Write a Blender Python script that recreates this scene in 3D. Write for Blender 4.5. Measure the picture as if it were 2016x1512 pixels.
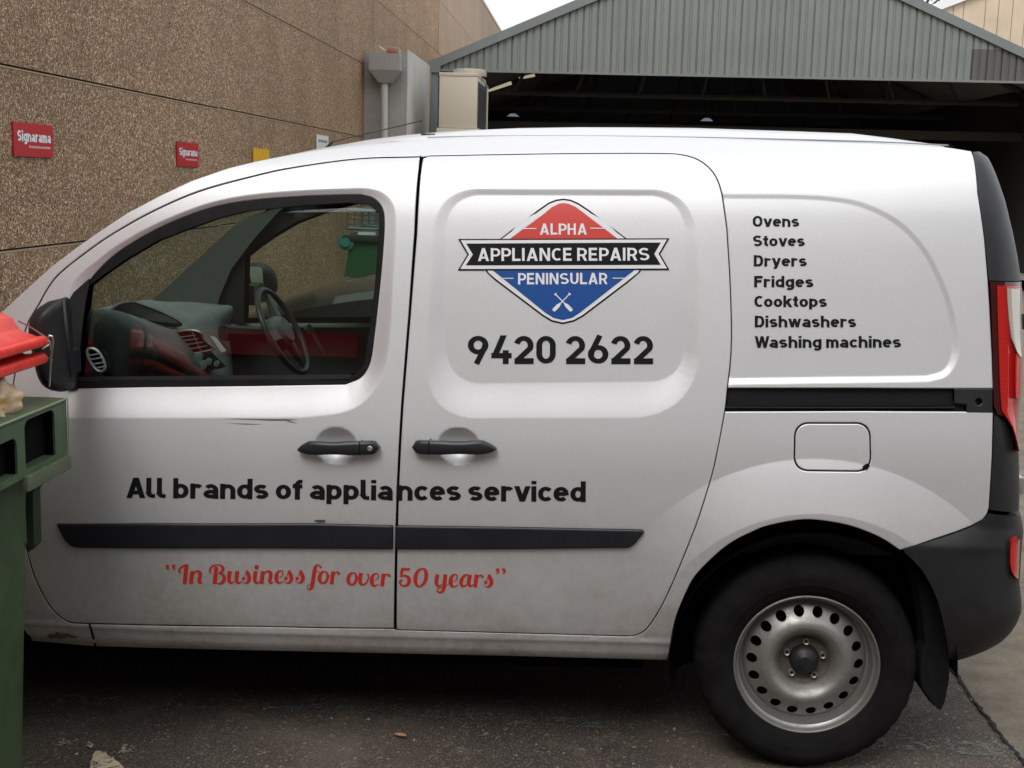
import bpy, bmesh, math, random
import numpy as np
from mathutils import Vector, Matrix
from mathutils.geometry import delaunay_2d_cdt

for o in list(bpy.data.objects): bpy.data.objects.remove(o)
SC = bpy.context.scene
COL = SC.collection
rnd = random.Random(7)
R = math.radians

# ------------------------------------------------------------------ camera
F = 2450.0; ROLL = 1.5; VPX, VPY = 1166.0, 363.0; CAMZ = 1.65
_Y = np.array([VPX-1008, VPY-756, F]); _Y /= np.linalg.norm(_Y)
_d = np.array([math.cos(R(ROLL)), math.sin(R(ROLL)), 0.0])
_X = _d - _Y*np.dot(_d, _Y); _X /= np.linalg.norm(_X)
_Z = np.cross(_Y, _X)
if _Z[1] > 0: _Z = -_Z
cd = bpy.data.cameras.new('camera'); cam = bpy.data.objects.new('camera', cd); COL.objects.link(cam)
right = Vector((_X[0], _Y[0], _Z[0])); up = -Vector((_X[1], _Y[1], _Z[1])); back = -Vector((_X[2], _Y[2], _Z[2]))
M = Matrix((right, up, back)).transposed().to_4x4(); M.translation = (0, 0, CAMZ)
cam.matrix_world = M
cd.sensor_width = 36; cd.lens = 36*F/2016; cd.clip_end = 500; cd.clip_start = 0.05
SC.camera = cam

# ------------------------------------------------------------------ sky and sun (overcast)
w = bpy.data.worlds.new("World"); SC.world = w; w.use_nodes = True
nt = w.node_tree; nt.nodes.clear()
out = nt.nodes.new('ShaderNodeOutputWorld'); bg = nt.nodes.new('ShaderNodeBackground')
sky = nt.nodes.new('ShaderNodeTexSky'); sky.sky_type = 'NISHITA'; sky.sun_disc = False
sky.sun_elevation = R(52); sky.sun_rotation = R(200); sky.air_density = 1.0; sky.dust_density = 3.0
hs = nt.nodes.new('ShaderNodeHueSaturation'); hs.inputs['Saturation'].default_value = 0.10
mx = nt.nodes.new('ShaderNodeMix'); mx.data_type = 'RGBA'; mx.inputs[0].default_value = 0.6
mx.inputs[7].default_value = (8.6, 8.8, 9.1, 1)
nt.links.new(sky.outputs[0], hs.inputs['Color']); nt.links.new(hs.outputs[0], mx.inputs[6])
# overcast sky: brightness rises from horizon to zenith as (1 + 2 sin h) / 3
tcw = nt.nodes.new('ShaderNodeTexCoord'); spw = nt.nodes.new('ShaderNodeSeparateXYZ'); mrw = nt.nodes.new('ShaderNodeMapRange')
mrw.inputs[1].default_value = 0; mrw.inputs[2].default_value = 1; mrw.inputs[3].default_value = .70; mrw.inputs[4].default_value = 1.30
nt.links.new(tcw.outputs['Generated'], spw.inputs[0]); nt.links.new(spw.outputs[2], mrw.inputs[0])
mlw = nt.nodes.new('ShaderNodeMix'); mlw.data_type = 'RGBA'; mlw.blend_type = 'MULTIPLY'; mlw.inputs[0].default_value = 1
nt.links.new(mx.outputs[2], mlw.inputs[6]); nt.links.new(mrw.outputs[0], mlw.inputs[7])
nt.links.new(mlw.outputs[2], bg.inputs[0]); bg.inputs[1].default_value = 0.15
nt.links.new(bg.outputs[0], out.inputs[0])
sd = bpy.data.lights.new('sun', 'SUN'); sd.energy = 0.8; sd.angle = R(25); sd.color = (1, .97, .93)
sun = bpy.data.objects.new('sun', sd); COL.objects.link(sun)
_az = R(200)
_sv = Vector((math.sin(_az)*math.cos(R(52)), math.cos(_az)*math.cos(R(52)), math.sin(R(52))))
sun.rotation_euler = _sv.to_track_quat('Z', 'Y').to_euler(); sun.location = (0, 0, 20)
SC.view_settings.view_transform = 'Standard'; SC.view_settings.look = 'None'
SC.view_settings.gamma = 1; SC.view_settings.exposure = 0.32; SC.view_settings.use_curve_mapping = False

# ------------------------------------------------------------------ helpers
def mat(name, col, rough=.6, metal=0., coat=0., coat_rough=.03, spec=.5, emis=None, estr=0, trans=0., ior=1.45):
    m = bpy.data.materials.new(name); m.use_nodes = True
    b = m.node_tree.nodes['Principled BSDF']
    b.inputs['Base Color'].default_value = (*col, 1); b.inputs['Roughness'].default_value = rough
    b.inputs['Metallic'].default_value = metal; b.inputs['Coat Weight'].default_value = coat
    b.inputs['Coat Roughness'].default_value = coat_rough; b.inputs['Specular IOR Level'].default_value = spec
    b.inputs['IOR'].default_value = ior; b.inputs['Transmission Weight'].default_value = trans
    if emis: b.inputs['Emission Color'].default_value = (*emis, 1); b.inputs['Emission Strength'].default_value = estr
    return m
def N(m, t, **kw):
    n = m.node_tree.nodes.new(t)
    for k, v in kw.items():
        if k in n.inputs: n.inputs[k].default_value = v
        else: setattr(n, k, v)
    return n
def L(m, a, b): m.node_tree.links.new(a, b)
def bsdf(m): return m.node_tree.nodes['Principled BSDF']
def ramp(m, src, stops, interp='LINEAR'):
    r = N(m, 'ShaderNodeValToRGB'); r.color_ramp.interpolation = interp
    e = r.color_ramp.elements
    while len(e) < len(stops): e.new(.5)
    for i, (p, c) in enumerate(stops):
        e[i].position = p; e[i].color = (*c, 1) if len(c) == 3 else c
    L(m, src, r.inputs[0]); return r.outputs[0]
def coords(m, scale=(1, 1, 1), kind='Object', rot=(0, 0, 0)):
    tc = N(m, 'ShaderNodeTexCoord'); mp = N(m, 'ShaderNodeMapping')
    mp.inputs['Scale'].default_value = scale; mp.inputs['Rotation'].default_value = rot
    L(m, tc.outputs[kind], mp.inputs[0]); return mp.outputs[0]
def noise(m, vec, scale, detail=4, rough=.55, dist=0):
    n = N(m, 'ShaderNodeTexNoise'); n.inputs['Scale'].default_value = scale; n.inputs['Detail'].default_value = detail
    n.inputs['Roughness'].default_value = rough; n.inputs['Distortion'].default_value = dist
    L(m, vec, n.inputs['Vector']); return n.outputs['Fac']
def mixc(m, fac, a, b, mode='MIX'):
    x = N(m, 'ShaderNodeMix'); x.data_type = 'RGBA'; x.blend_type = mode
    for s, v in ((0, fac), (6, a), (7, b)):
        if isinstance(v, (int, float)): x.inputs[s].default_value = v
        elif isinstance(v, tuple): x.inputs[s].default_value = (*v, 1)
        else: L(m, v, x.inputs[s])
    return x.outputs[2]
def bump(m, h, strength=.3, dist=.01, target=None):
    b = N(m, 'ShaderNodeBump'); b.inputs['Strength'].default_value = strength; b.inputs['Distance'].default_value = dist
    L(m, h, b.inputs['Height']); L(m, b.outputs[0], bsdf(m).inputs['Normal']); return b

def tag(o, label=None, cat=None, group=None, kind=None):
    if label: o['label'] = label
    if cat: o['category'] = cat
    if group: o['group'] = group
    if kind: o['kind'] = kind
    return o
def empty(name, loc=(0, 0, 0), rot=(0, 0, 0), parent=None):
    o = bpy.data.objects.new(name, None); COL.objects.link(o); o.location = loc; o.rotation_euler = rot
    o.empty_display_size = .1
    if parent: o.parent = parent
    return o
def mesh(name, V, Fc, m, parent=None, smooth=False, normals=None, mats=None, mi=None, angle=None):
    me = bpy.data.meshes.new(name); me.from_pydata([tuple(v) for v in V], [], [tuple(f) for f in Fc])
    if mats:
        for q in mats: me.materials.append(q)
    else: me.materials.append(m)
    if mi is not None: me.polygons.foreach_set('material_index', mi)
    if smooth or normals is not None: me.polygons.foreach_set('use_smooth', [True]*len(me.polygons))
    me.update()
    if normals is not None: me.normals_split_custom_set_from_vertices([tuple(n) for n in normals])
    elif angle: me.set_sharp_from_angle(angle=R(angle))
    o = bpy.data.objects.new(name, me); COL.objects.link(o)
    if parent: o.parent = parent
    return o
def share(name, me, parent=None, loc=(0, 0, 0), rot=(0, 0, 0), scale=(1, 1, 1)):
    o = bpy.data.objects.new(name, me); COL.objects.link(o); o.location = loc; o.rotation_euler = rot; o.scale = scale
    if parent: o.parent = parent
    return o
class MB:
    def __init__(s): s.v = []; s.f = []
    def add(s, V, Fc):
        k = len(s.v); s.v += [tuple(v) for v in V]; s.f += [tuple(i+k for i in f) for f in Fc]; return s
    def box(s, a, b, T=None, bev=0):
        (x0, y0, z0), (x1, y1, z1) = a, b
        if bev:
            bm = bmesh.new(); bmesh.ops.create_cube(bm, size=1)
            for v in bm.verts: v.co = Vector(((x0+x1)/2+v.co.x*(x1-x0), (y0+y1)/2+v.co.y*(y1-y0), (z0+z1)/2+v.co.z*(z1-z0)))
            bmesh.ops.bevel(bm, geom=bm.edges[:], offset=bev, segments=2, affect='EDGES', profile=.6)
            bm.verts.index_update(); V = [v.co.copy() for v in bm.verts]; Fc = [[v.index for v in f.verts] for f in bm.faces]; bm.free()
        else:
            V = [Vector(p) for p in ((x0,y0,z0),(x1,y0,z0),(x1,y1,z0),(x0,y1,z0),(x0,y0,z1),(x1,y0,z1),(x1,y1,z1),(x0,y1,z1))]
            Fc = [(0,3,2,1),(4,5,6,7),(0,1,5,4),(1,2,6,5),(2,3,7,6),(3,0,4,7)]
        if T is not None: V = [T @ v for v in V]
        return s.add(V, Fc)
    def prism(s, poly, f0, f1, flip=False):
        # poly list of 2D, f0/f1 map 2D->3D for the two caps
        n = len(poly); V = [f0(p) for p in poly]+[f1(p) for p in poly]
        Fc = [tuple(range(n)), tuple(range(2*n-1, n-1, -1))]+[(i, n+i, n+(i+1) % n, (i+1) % n) for i in range(n)]
        return s.add(V, Fc)
    def tube(s, pts, r, n=8, closed=False, caps=True):
        pts = [Vector(p) for p in pts]; m = len(pts); V = []; Fc = []
        prev = None
        for i, p in enumerate(pts):
            a = pts[(i-1) % m] if (closed or i > 0) else p; b = pts[(i+1) % m] if (closed or i < m-1) else p
            t = (b-a).normalized()
            if prev is None:
                u = t.cross(Vector((0, 0, 1)));  u = u if u.length > .1 else t.cross(Vector((1, 0, 0)))
            else: u = prev - t*prev.dot(t)
            u.normalize(); prev = u; v = t.cross(u)
            rr = r[i] if isinstance(r, (list, tuple)) else r
            for k in range(n):
                a_ = 2*math.pi*k/n; V.append(p+u*math.cos(a_)*rr+v*math.sin(a_)*rr)
        for i in range(m if closed else m-1):
            for k in range(n):
                j = (i+1) % m; Fc.append((i*n+k, i*n+(k+1) % n, j*n+(k+1) % n, j*n+k))
        if caps and not closed: Fc += [tuple(range(n-1, -1, -1)), tuple(range((m-1)*n, m*n))]
        return s.add(V, Fc)
    def lathe(s, prof, n=48, T=None, axis='y'):
        # prof: (r, h) along axis
        V = []; Fc = []
        for r, h in prof:
            for k in range(n):
                a = 2*math.pi*k/n
                p = Vector((r*math.cos(a), h, r*math.sin(a))) if axis == 'y' else Vector((r*math.cos(a), r*math.sin(a), h))
                V.append(T @ p if T is not None else p)
        for i in range(len(prof)-1):
            for k in range(n): Fc.append((i*n+k, i*n+(k+1) % n, (i+1)*n+(k+1) % n, (i+1)*n+k))
        return s.add(V, Fc)
    def build(s, name, m, parent=None, smooth=False, angle=35):
        return mesh(name, s.v, s.f, m, parent, smooth=smooth, angle=angle if smooth else None)
def grid_faces(nu, nv, closed_u=False):
    return [(i*nv+j, ((i+1) % nu)*nv+j, ((i+1) % nu)*nv+j+1, i*nv+j+1) for i in range(nu if closed_u else nu-1) for j in range(nv-1)]
def catmull(pts, n=6, closed=False):
    P = [np.array(p, float) for p in pts]; m = len(P); outp = []
    for i in range(m if closed else m-1):
        p1, p2 = P[i], P[(i+1) % m]
        p0 = P[(i-1) % m] if (closed or i > 0) else 2*p1-p2
        p3 = P[(i+2) % m] if (closed or i < m-2) else 2*p2-p1
        for k in range(n):
            t = k/n
            outp.append(.5*((2*p1)+(-p0+p2)*t+(2*p0-5*p1+4*p2-p3)*t*t+(-p0+3*p1-3*p2+p3)*t**3))
    if not closed: outp.append(P[-1])
    return np.array(outp)
def resample(P, step, closed=True):
    P = np.array(P, float); Q = np.vstack([P, P[:1]]) if closed else P
    o = []
    for a, b in zip(Q[:-1], Q[1:]):
        n = max(1, int(math.ceil(np.linalg.norm(b-a)/step)))
        for k in range(n): o.append(a+(b-a)*k/n)
    if not closed: o.append(Q[-1])
    return np.array(o)
def round_poly(pts, r, n=6):
    P = [np.array(p, float) for p in pts]; m = len(P); o = []
    for i in range(m):
        a, b, c = P[i-1], P[i], P[(i+1) % m]; ri = r[i] if isinstance(r, (list, tuple)) else r
        u = a-b; lu = np.linalg.norm(u); u /= lu; v = c-b; lv = np.linalg.norm(v); v /= lv
        ca = np.clip(u@v, -1, 1); ang = math.acos(ca)
        if ri <= 0 or ang > 3.1: o.append(b); continue
        t = min(ri/math.tan(ang/2), lu*.49, lv*.49)
        p0 = b+u*t; p1 = b+v*t
        for k in range(n+1):
            s_ = k/n; o.append((1-s_)**2*p0+2*s_*(1-s_)*(b*.8+(p0+p1)*.1)+s_*s_*p1)
    return np.array(o)
def sdist(P, poly):
    """signed distance, negative inside"""
    P = np.asarray(P, float); poly = np.asarray(poly, float)
    A = poly; B = np.roll(poly, -1, 0); dmin = np.full(len(P), 1e9); ins = np.zeros(len(P), bool)
    for a, b in zip(A, B):
        ab = b-a; l2 = ab@ab
        if l2 < 1e-14: continue
        t = np.clip(((P-a)@ab)/l2, 0, 1); q = P-(a+t[:, None]*ab)
        dmin = np.minimum(dmin, q[:, 0]**2+q[:, 1]**2)
        c = (a[1] > P[:, 1]) != (b[1] > P[:, 1])
        xi = a[0]+(P[:, 1]-a[1])*ab[0]/(ab[1] if abs(ab[1]) > 1e-12 else 1e-12)
        ins ^= c & (P[:, 0] < xi)
    d = np.sqrt(dmin); return np.where(ins, -d, d)
def offset_poly(poly, d):
    """positive = outward"""
    P = np.array(poly, float); n = len(P); area = .5*np.sum(P[:, 0]*np.roll(P[:, 1], -1)-np.roll(P[:, 0], -1)*P[:, 1])
    s_ = 1 if area > 0 else -1; o = []
    for i in range(n):
        e0 = P[i]-P[i-1]; e1 = P[(i+1) % n]-P[i]
        e0 /= max(np.linalg.norm(e0), 1e-9); e1 /= max(np.linalg.norm(e1), 1e-9)
        n0 = np.array([e0[1], -e0[0]])*s_; n1 = np.array([e1[1], -e1[0]])*s_
        nn = n0+n1; l = np.linalg.norm(nn)
        nn = n0 if l < 1e-6 else nn/l
        o.append(P[i]+nn*d/max(.5, nn@n0))
    return np.array(o)
def cdt_fill(outer, holes=(), pts=None, extra_rings=()):
    """triangulate region; returns verts (N,2), tris"""
    V = []; E = []
    for ring in [outer, *holes, *extra_rings]:
        k = len(V); n = len(ring); V += [tuple(p) for p in ring]; E += [(k+i, k+(i+1) % n) for i in range(n)]
    if pts is not None: V += [tuple(p) for p in pts]
    r = delaunay_2d_cdt([Vector(p) for p in V], E, [], 0, 1e-6)
    P = np.array([tuple(p) for p in r[0]]); T = np.array([tuple(f) for f in r[2] if len(f) == 3])
    C = P[T].mean(1); keep = sdist(C, outer) < 0
    for h in holes: keep &= sdist(C, h) > 0
    T = T[keep]
    a = P[T]; ar = (a[:, 1, 0]-a[:, 0, 0])*(a[:, 2, 1]-a[:, 0, 1])-(a[:, 2, 0]-a[:, 0, 0])*(a[:, 1, 1]-a[:, 0, 1])
    T = T[np.abs(ar) > 1e-10]; ar = ar[np.abs(ar) > 1e-10]
    T[ar < 0] = T[ar < 0][:, ::-1]
    return P, T

def wproj_ray(u, v):
    d = np.array([u-1008, v-756, F]); return np.array([d@_X, d@_Y, d@_Z])
def wat(u, v, Y):
    """world point seen at pixel (u,v) at depth Y"""
    d = wproj_ray(u, v); d = d*(Y/d[1]); return Vector((d[0], d[1], d[2]+CAMZ))
def watx(u, v, X):
    d = wproj_ray(u, v); d = d*(X/d[0]); return Vector((d[0], d[1], d[2]+CAMZ))
# ------------------------------------------------------------------ materials
M_ = {}
def m_paint():
    m = mat('silver_white_paint', (.68, .68, .69), rough=.54, metal=.60, coat=.35, coat_rough=.10)
    c = coords(m)
    d1 = noise(m, c, 3.0, 6, .7); d2 = noise(m, c, 40, 4, .7)
    sp = N(m, 'ShaderNodeSeparateXYZ'); L(m, c, sp.inputs[0])
    # road dirt low on the panels, uneven
    mr = N(m, 'ShaderNodeMapRange'); mr.inputs[1].default_value = .92; mr.inputs[2].default_value = .20
    L(m, sp.outputs[2], mr.inputs[0])
    mul = N(m, 'ShaderNodeMath', operation='MULTIPLY'); L(m, mr.outputs[0], mul.inputs[0]); L(m, ramp(m, d1, [(.3, (.2,.2,.2)), (.7, (1,1,1))]), mul.inputs[1])
    mul2 = N(m, 'ShaderNodeMath', operation='MULTIPLY'); L(m, mul.outputs[0], mul2.inputs[0]); L(m, ramp(m, d2, [(.25, (.5,.5,.5)), (.6, (1,1,1))]), mul2.inputs[1])
    fk = noise(m, c, 420, 2, .8); L(m, mixc(m, mul2.outputs[0], mixc(m, ramp(m, fk, [(.3, (0,0,0)), (.7, (1,1,1))]), (.62, .62, .63), (.74, .74, .75)), (.27, .225, .17)), bsdf(m).inputs['Base Color'])
    mr2 = N(m, 'ShaderNodeMapRange'); mr2.inputs[3].default_value = .54; mr2.inputs[4].default_value = .8
    L(m, mul2.outputs[0], mr2.inputs[0]); L(m, mr2.outputs[0], bsdf(m).inputs['Roughness'])
    fl = noise(m, c, 700, 1, .5); b1 = bump(m, fl, .10, .0006)
    wv = noise(m, coords(m, (1, 1, .6)), 2.2, 2, .5); b0 = N(m, 'ShaderNodeBump'); b0.inputs['Strength'].default_value = .5; b0.inputs['Distance'].default_value = .012
    L(m, wv, b0.inputs['Height']); L(m, b0.outputs[0], b1.inputs['Normal'])
    return m
PAINT = m_paint()
def m_plastic(name, col, rough=.5, sc=600, st=.15):
    m = mat(name, col, rough); c = coords(m); bump(m, noise(m, c, sc, 2), st, .001)
    f = noise(m, c, 14, 5, .7); L(m, mixc(m, ramp(m, f, [(.35, (0,0,0)), (.75, (1,1,1))]), tuple(x*.85 for x in col), tuple(min(1, x*1.25+.004) for x in col)), bsdf(m).inputs['Base Color'])
    return m
BLACKPL = m_plastic('black_plastic', (.011, .0115, .013), .5)
TRIMPL = m_plastic('charcoal_trim', (.016, .017, .02), .42)
RUBBER = m_plastic('rubber', (.006, .006, .0065), .9, 200, .2); bsdf(RUBBER).inputs['Specular IOR Level'].default_value = .2
DARK = mat('dark_void', (.006, .006, .007), .9, spec=.1)
LINER = mat('interior_lining', (.06, .064, .066), .85)
DASH = m_plastic('dashboard_grey', (.18, .20, .205), .6, 900, .3)
DASH2 = m_plastic('dashboard_dark', (.018, .019, .021), .5, 900, .3)
DECALB = mat('black_vinyl', (.006, .006, .007), .55, spec=.25)
DECALW = mat('white_vinyl', (.80, .80, .82), .35)
DECALR = mat('red_vinyl', (.62, .055, .045), .4)
DECALB2 = mat('blue_vinyl', (.012, .075, .30), .4)
DECALS = mat('script_red_vinyl', (.50, .028, .02), .4)
CHROME = mat('chrome', (.8, .8, .8), .15, 1.)
METAL = mat('galvanised', (.45, .46, .46), .45, .8)

def glass_mat(name, tint, refl_ior=1.5, rough=0.0):
    m = bpy.data.materials.new(name); m.use_nodes = True; t = m.node_tree; t.nodes.clear()
    o = t.nodes.new('ShaderNodeOutputMaterial'); mx_ = t.nodes.new('ShaderNodeMixShader')
    tr = t.nodes.new('ShaderNodeBsdfTransparent'); gl = t.nodes.new('ShaderNodeBsdfGlossy'); fr = t.nodes.new('ShaderNodeFresnel')
    tr.inputs[0].default_value = (*tint, 1); gl.inputs['Roughness'].default_value = rough; fr.inputs[0].default_value = refl_ior
    t.links.new(fr.outputs[0], mx_.inputs[0]); t.links.new(tr.outputs[0], mx_.inputs[1]); t.links.new(gl.outputs[0], mx_.inputs[2])
    t.links.new(mx_.outputs[0], o.inputs[0]); return m
GLASS = glass_mat('tinted_glass', (.56, .64, .575), 1.75)
SCREEN = glass_mat('windscreen_glass', (.90, .96, .90), 1.45)

# ------------------------------------------------------------------ van frame and side surface
D_SIDE = 3.385
YAW = R(-1.3); PITCH = R(-1.9)    # van nose a little further off and a little lower
ctr = wat(1588, 1310, D_SIDE+.045)
VAN = empty('delivery_van')
VR = Matrix.Rotation(YAW, 4, 'Z') @ Matrix.Rotation(PITCH, 4, 'Y')
# local frame: x to the rear, y into the van, z up, origin on the ground below the rear axle at the outer side plane
off = VR.to_3x3() @ Vector((0, .045, .317))
VR.translation = ctr-off
VAN.matrix_world = VR
VRi = VR.inverted()
CAML = VRi @ Vector((0, 0, CAMZ)); R3i = np.array(VRi.to_3x3()); CL = np.array(CAML)
def ray(u, v): return R3i @ wproj_ray(u, v)
def at(u, v, y):
    d = ray(u, v); t = (y-CL[1])/d[1]; return Vector(CL+d*t)
PROF = np.array([(.0, .10), (.18, .125), (.27, .100), (.305, .074), (.322, .055), (.340, .043), (.368, .0345), (.382, .0265), (.392, .0285), (.42, .0225), (.48, .0145), (.56, .0075), (.66, .002), (.76, .0), (.82, .0012), (.90, .004), (.97, .010), (1.04, .0195),
                 (1.12, .032), (1.22, .0485), (1.32, .0655), (1.42, .083), (1.52, .102), (1.60, .120), (1.66, .140), (1.70, .158), (1.735, .180), (1.765, .215), (1.785, .26), (1.80, .32), (1.9, 1.0)])
_zz = np.linspace(0, 1.9, 1901); _pf = np.interp(_zz, PROF[:, 0], PROF[:, 1])
def _sm(a, n):
    k = np.exp(-np.linspace(-2.5, 2.5, 2*n+1)**2); k /= k.sum(); return np.convolve(np.pad(a, n, 'reflect', reflect_type='odd'), k, 'valid')
_bl = np.clip((_zz-.43)/.06, 0, 1)
_pf = _sm(_pf, 12)*(1-_bl)+_sm(_sm(_pf, 70), 40)*_bl
def base(x, z):
    x = np.asarray(x, float); z = np.asarray(z, float)
    y = np.interp(z, _zz, _pf)
    fr = np.clip((-1.55-x)/2.0, 0, 1); y = y+.30*fr**2.3
    rr_ = np.clip((x-.05)/.55, 0, 1); y = y+.018*rr_**2
    return y
ACT = [0, 1, 2]
RECESS = []     # (inner poly, outer poly, depth)
def smooth01(t): return t*t*(3-2*t)
WC = (0.0, .317)
def S(x, z, parts=True):
    x = np.atleast_1d(np.asarray(x, float)); z = np.atleast_1d(np.asarray(z, float)); y = base(x, z)
    if not parts: return y
    r = np.hypot(x-WC[0], (z-WC[1]))
    t = np.clip((.612-r)/.147, 0, 1); lead = np.clip((x+.56)/.36, 0, 1)*np.clip((z-.30)/.2, 0, 1)
    y = y-.030*t*smooth01(lead)
    P = np.stack([x, z], 1)
    for q_, (inner, outer, dep) in enumerate(RECESS):
        if q_ not in ACT: continue
        bb0 = outer.min(0)-.01; bb1 = outer.max(0)+.01
        k = (x > bb0[0]) & (x < bb1[0]) & (z > bb0[1]) & (z < bb1[1])
        if not k.any(): continue
        a = np.maximum(-sdist(P[k], outer), 0); b = np.maximum(sdist(P[k], inner), 0)
        tt = np.where(a <= 0, 0, a/np.maximum(a+b, 1e-9)); zz_ = np.clip((P[k][:, 1]-outer[:, 1].min())/(outer[:, 1].max()-outer[:, 1].min()), 0, 1); y[k] += dep*(1-.62*smooth01(np.clip(zz_*1.15, 0, 1)))*(.8*tt+.2*smooth01(tt))
    for cx, cz, rx, rz, dep in BOWLS:
        q = ((x-cx)/rx)**2+((z-cz)/rz)**2; y += dep*1.05*np.clip(1-q, 0, 1)**.95
    return y
BOWLS = []
def SN(x, z, e=.0018):
    gx = (S(x+e, z)-S(x-e, z))/(2*e); gz = (S(x, z+e)-S(x, z-e))/(2*e)
    n = np.stack([gx, -np.ones_like(gx), gz], 1); return n/np.linalg.norm(n, axis=1)[:, None]
def px2s(P, full=True, lift=0.):
    """pixels (N,2) -> (x,z) on the side surface"""
    P = np.asarray(P, float)
    D = np.stack([P[:, 0]-1008, P[:, 1]-756, np.full(len(P), F)], 1)
    Wd = np.stack([D@_X, D@_Y, D@_Z], 1) @ R3i.T
    y = np.full(len(P), .03)
    for _ in range(9):
        t = (y-CL[1])/Wd[:, 1]; Q = CL+Wd*t[:, None]
        y = .5*y+.5*(S(Q[:, 0], Q[:, 2], full)-lift) if _ > 3 else S(Q[:, 0], Q[:, 2], full)-lift
    return Q[:, [0, 2]]
px0 = lambda P: px2s(P, False)
def bez(P, n=5): return catmull(P, n)

# -------- traced outlines (pixels of the photograph, put back on the side surface)
DOORF_TOP = [(24, 782), (30, 735), (51, 648), (75, 603), (100, 560), (125, 533), (175, 494), (225, 460), (300, 418), (392, 378), (504, 347), (579, 331), (704, 314), (826, 310)]
DOORF = list(bez(DOORF_TOP))+[(824, 330), (815, 460), (805, 600), (789, 800), (781, 950), (777, 1100), (775, 1237)] + \
        [(640, 1236), (504, 1233), (175, 1227)]+list(bez([(150, 1226), (135, 1224), (112, 1209), (90, 1180), (67, 1132), (50, 1070), (36, 1000), (27, 930), (23, 850), (23, 800)], 3))
DOORS = [(833, 312)]+list(bez([(845, 308), (1000, 305), (1150, 303), (1300, 303), (1344, 306), (1375, 316), (1399, 335), (1413, 358), (1421, 385)], 4)) + \
        list(bez([(1430, 450), (1436, 550), (1439, 650), (1437, 710), (1432, 756), (1425, 816), (1405, 918), (1390, 971), (1368, 1038), (1330, 1132), (1303, 1191), (1278, 1231), (1262, 1246), (1243, 1252), (1220, 1252)], 3)) + \
        [(1008, 1246), (781, 1240), (782, 1100), (786, 950), (794, 800), (810, 600), (821, 460), (830, 330)]
WIN = bez([(163, 592), (170, 562), (192, 533), (225, 502), (260, 478), (310, 450), (370, 424), (430, 405), (504, 393), (600, 386), (690, 383)], 4).tolist() + \
      bez([(710, 383), (735, 390), (752, 408), (757, 440), (752, 520), (744, 600), (737, 660), (729, 712), (712, 742), (680, 757)], 4).tolist() + [(500, 760), (300, 762), (143, 765), (148, 700), (155, 640)]
BANDF = bez([(112, 650), (130, 590), (150, 548), (192, 512), (235, 480), (300, 444), (370, 414), (430, 395), (504, 382), (600, 374), (700, 370)], 4).tolist() + \
        bez([(722, 370), (752, 378), (774, 402), (780, 445), (774, 560), (766, 680), (752, 740), (720, 788), (675, 812), (600, 822)], 4).tolist() + [(400, 823), (200, 823), (100, 824), (95, 760)]
PANEL_I = round_poly([(880, 384), (1345, 386), (1351, 560), (1345, 752), (884, 757), (872, 640)], [62, 62, 0, 62, 62, 0], 7)
PANEL_O = round_poly([(858, 371), (1362, 373), (1380, 560), (1374, 822), (838, 824), (842, 640)], [80, 80, 0, 120, 120, 0], 9)
QUART_I = [(1400, 391)]+bez([(1440, 391), (1560, 392), (1640, 397), (1700, 410), (1760, 440), (1808, 486), (1842, 545), (1866, 610), (1875, 670), (1872, 705), (1856, 730), (1825, 740)], 4).tolist()+[(1600, 743), (1400, 746)]
QUART_O = [(1390, 381)]+bez([(1440, 382), (1560, 383), (1645, 388), (1706, 401), (1768, 432), (1817, 480), (1852, 541), (1877, 608), (1888, 672), (1884, 712), (1864, 741), (1828, 752)], 4).tolist()+[(1600, 755), (1390, 758)]
for i_, o_, d_ in ((WIN, BANDF, .023), (PANEL_I, PANEL_O, .0145), (QUART_I, QUART_O, .007)):
    RECESS.append((px0(i_), px0(o_), d_))
for (u_, v_) in ((661, 878), (902, 878)):
    c_ = px0([(u_, v_), (u_+42, v_), (u_, v_-36)]); BOWLS.append((c_[0][0], c_[0][1], abs(c_[1][0]-c_[0][0]), abs(c_[2][1]-c_[0][1]), .026))

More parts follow.
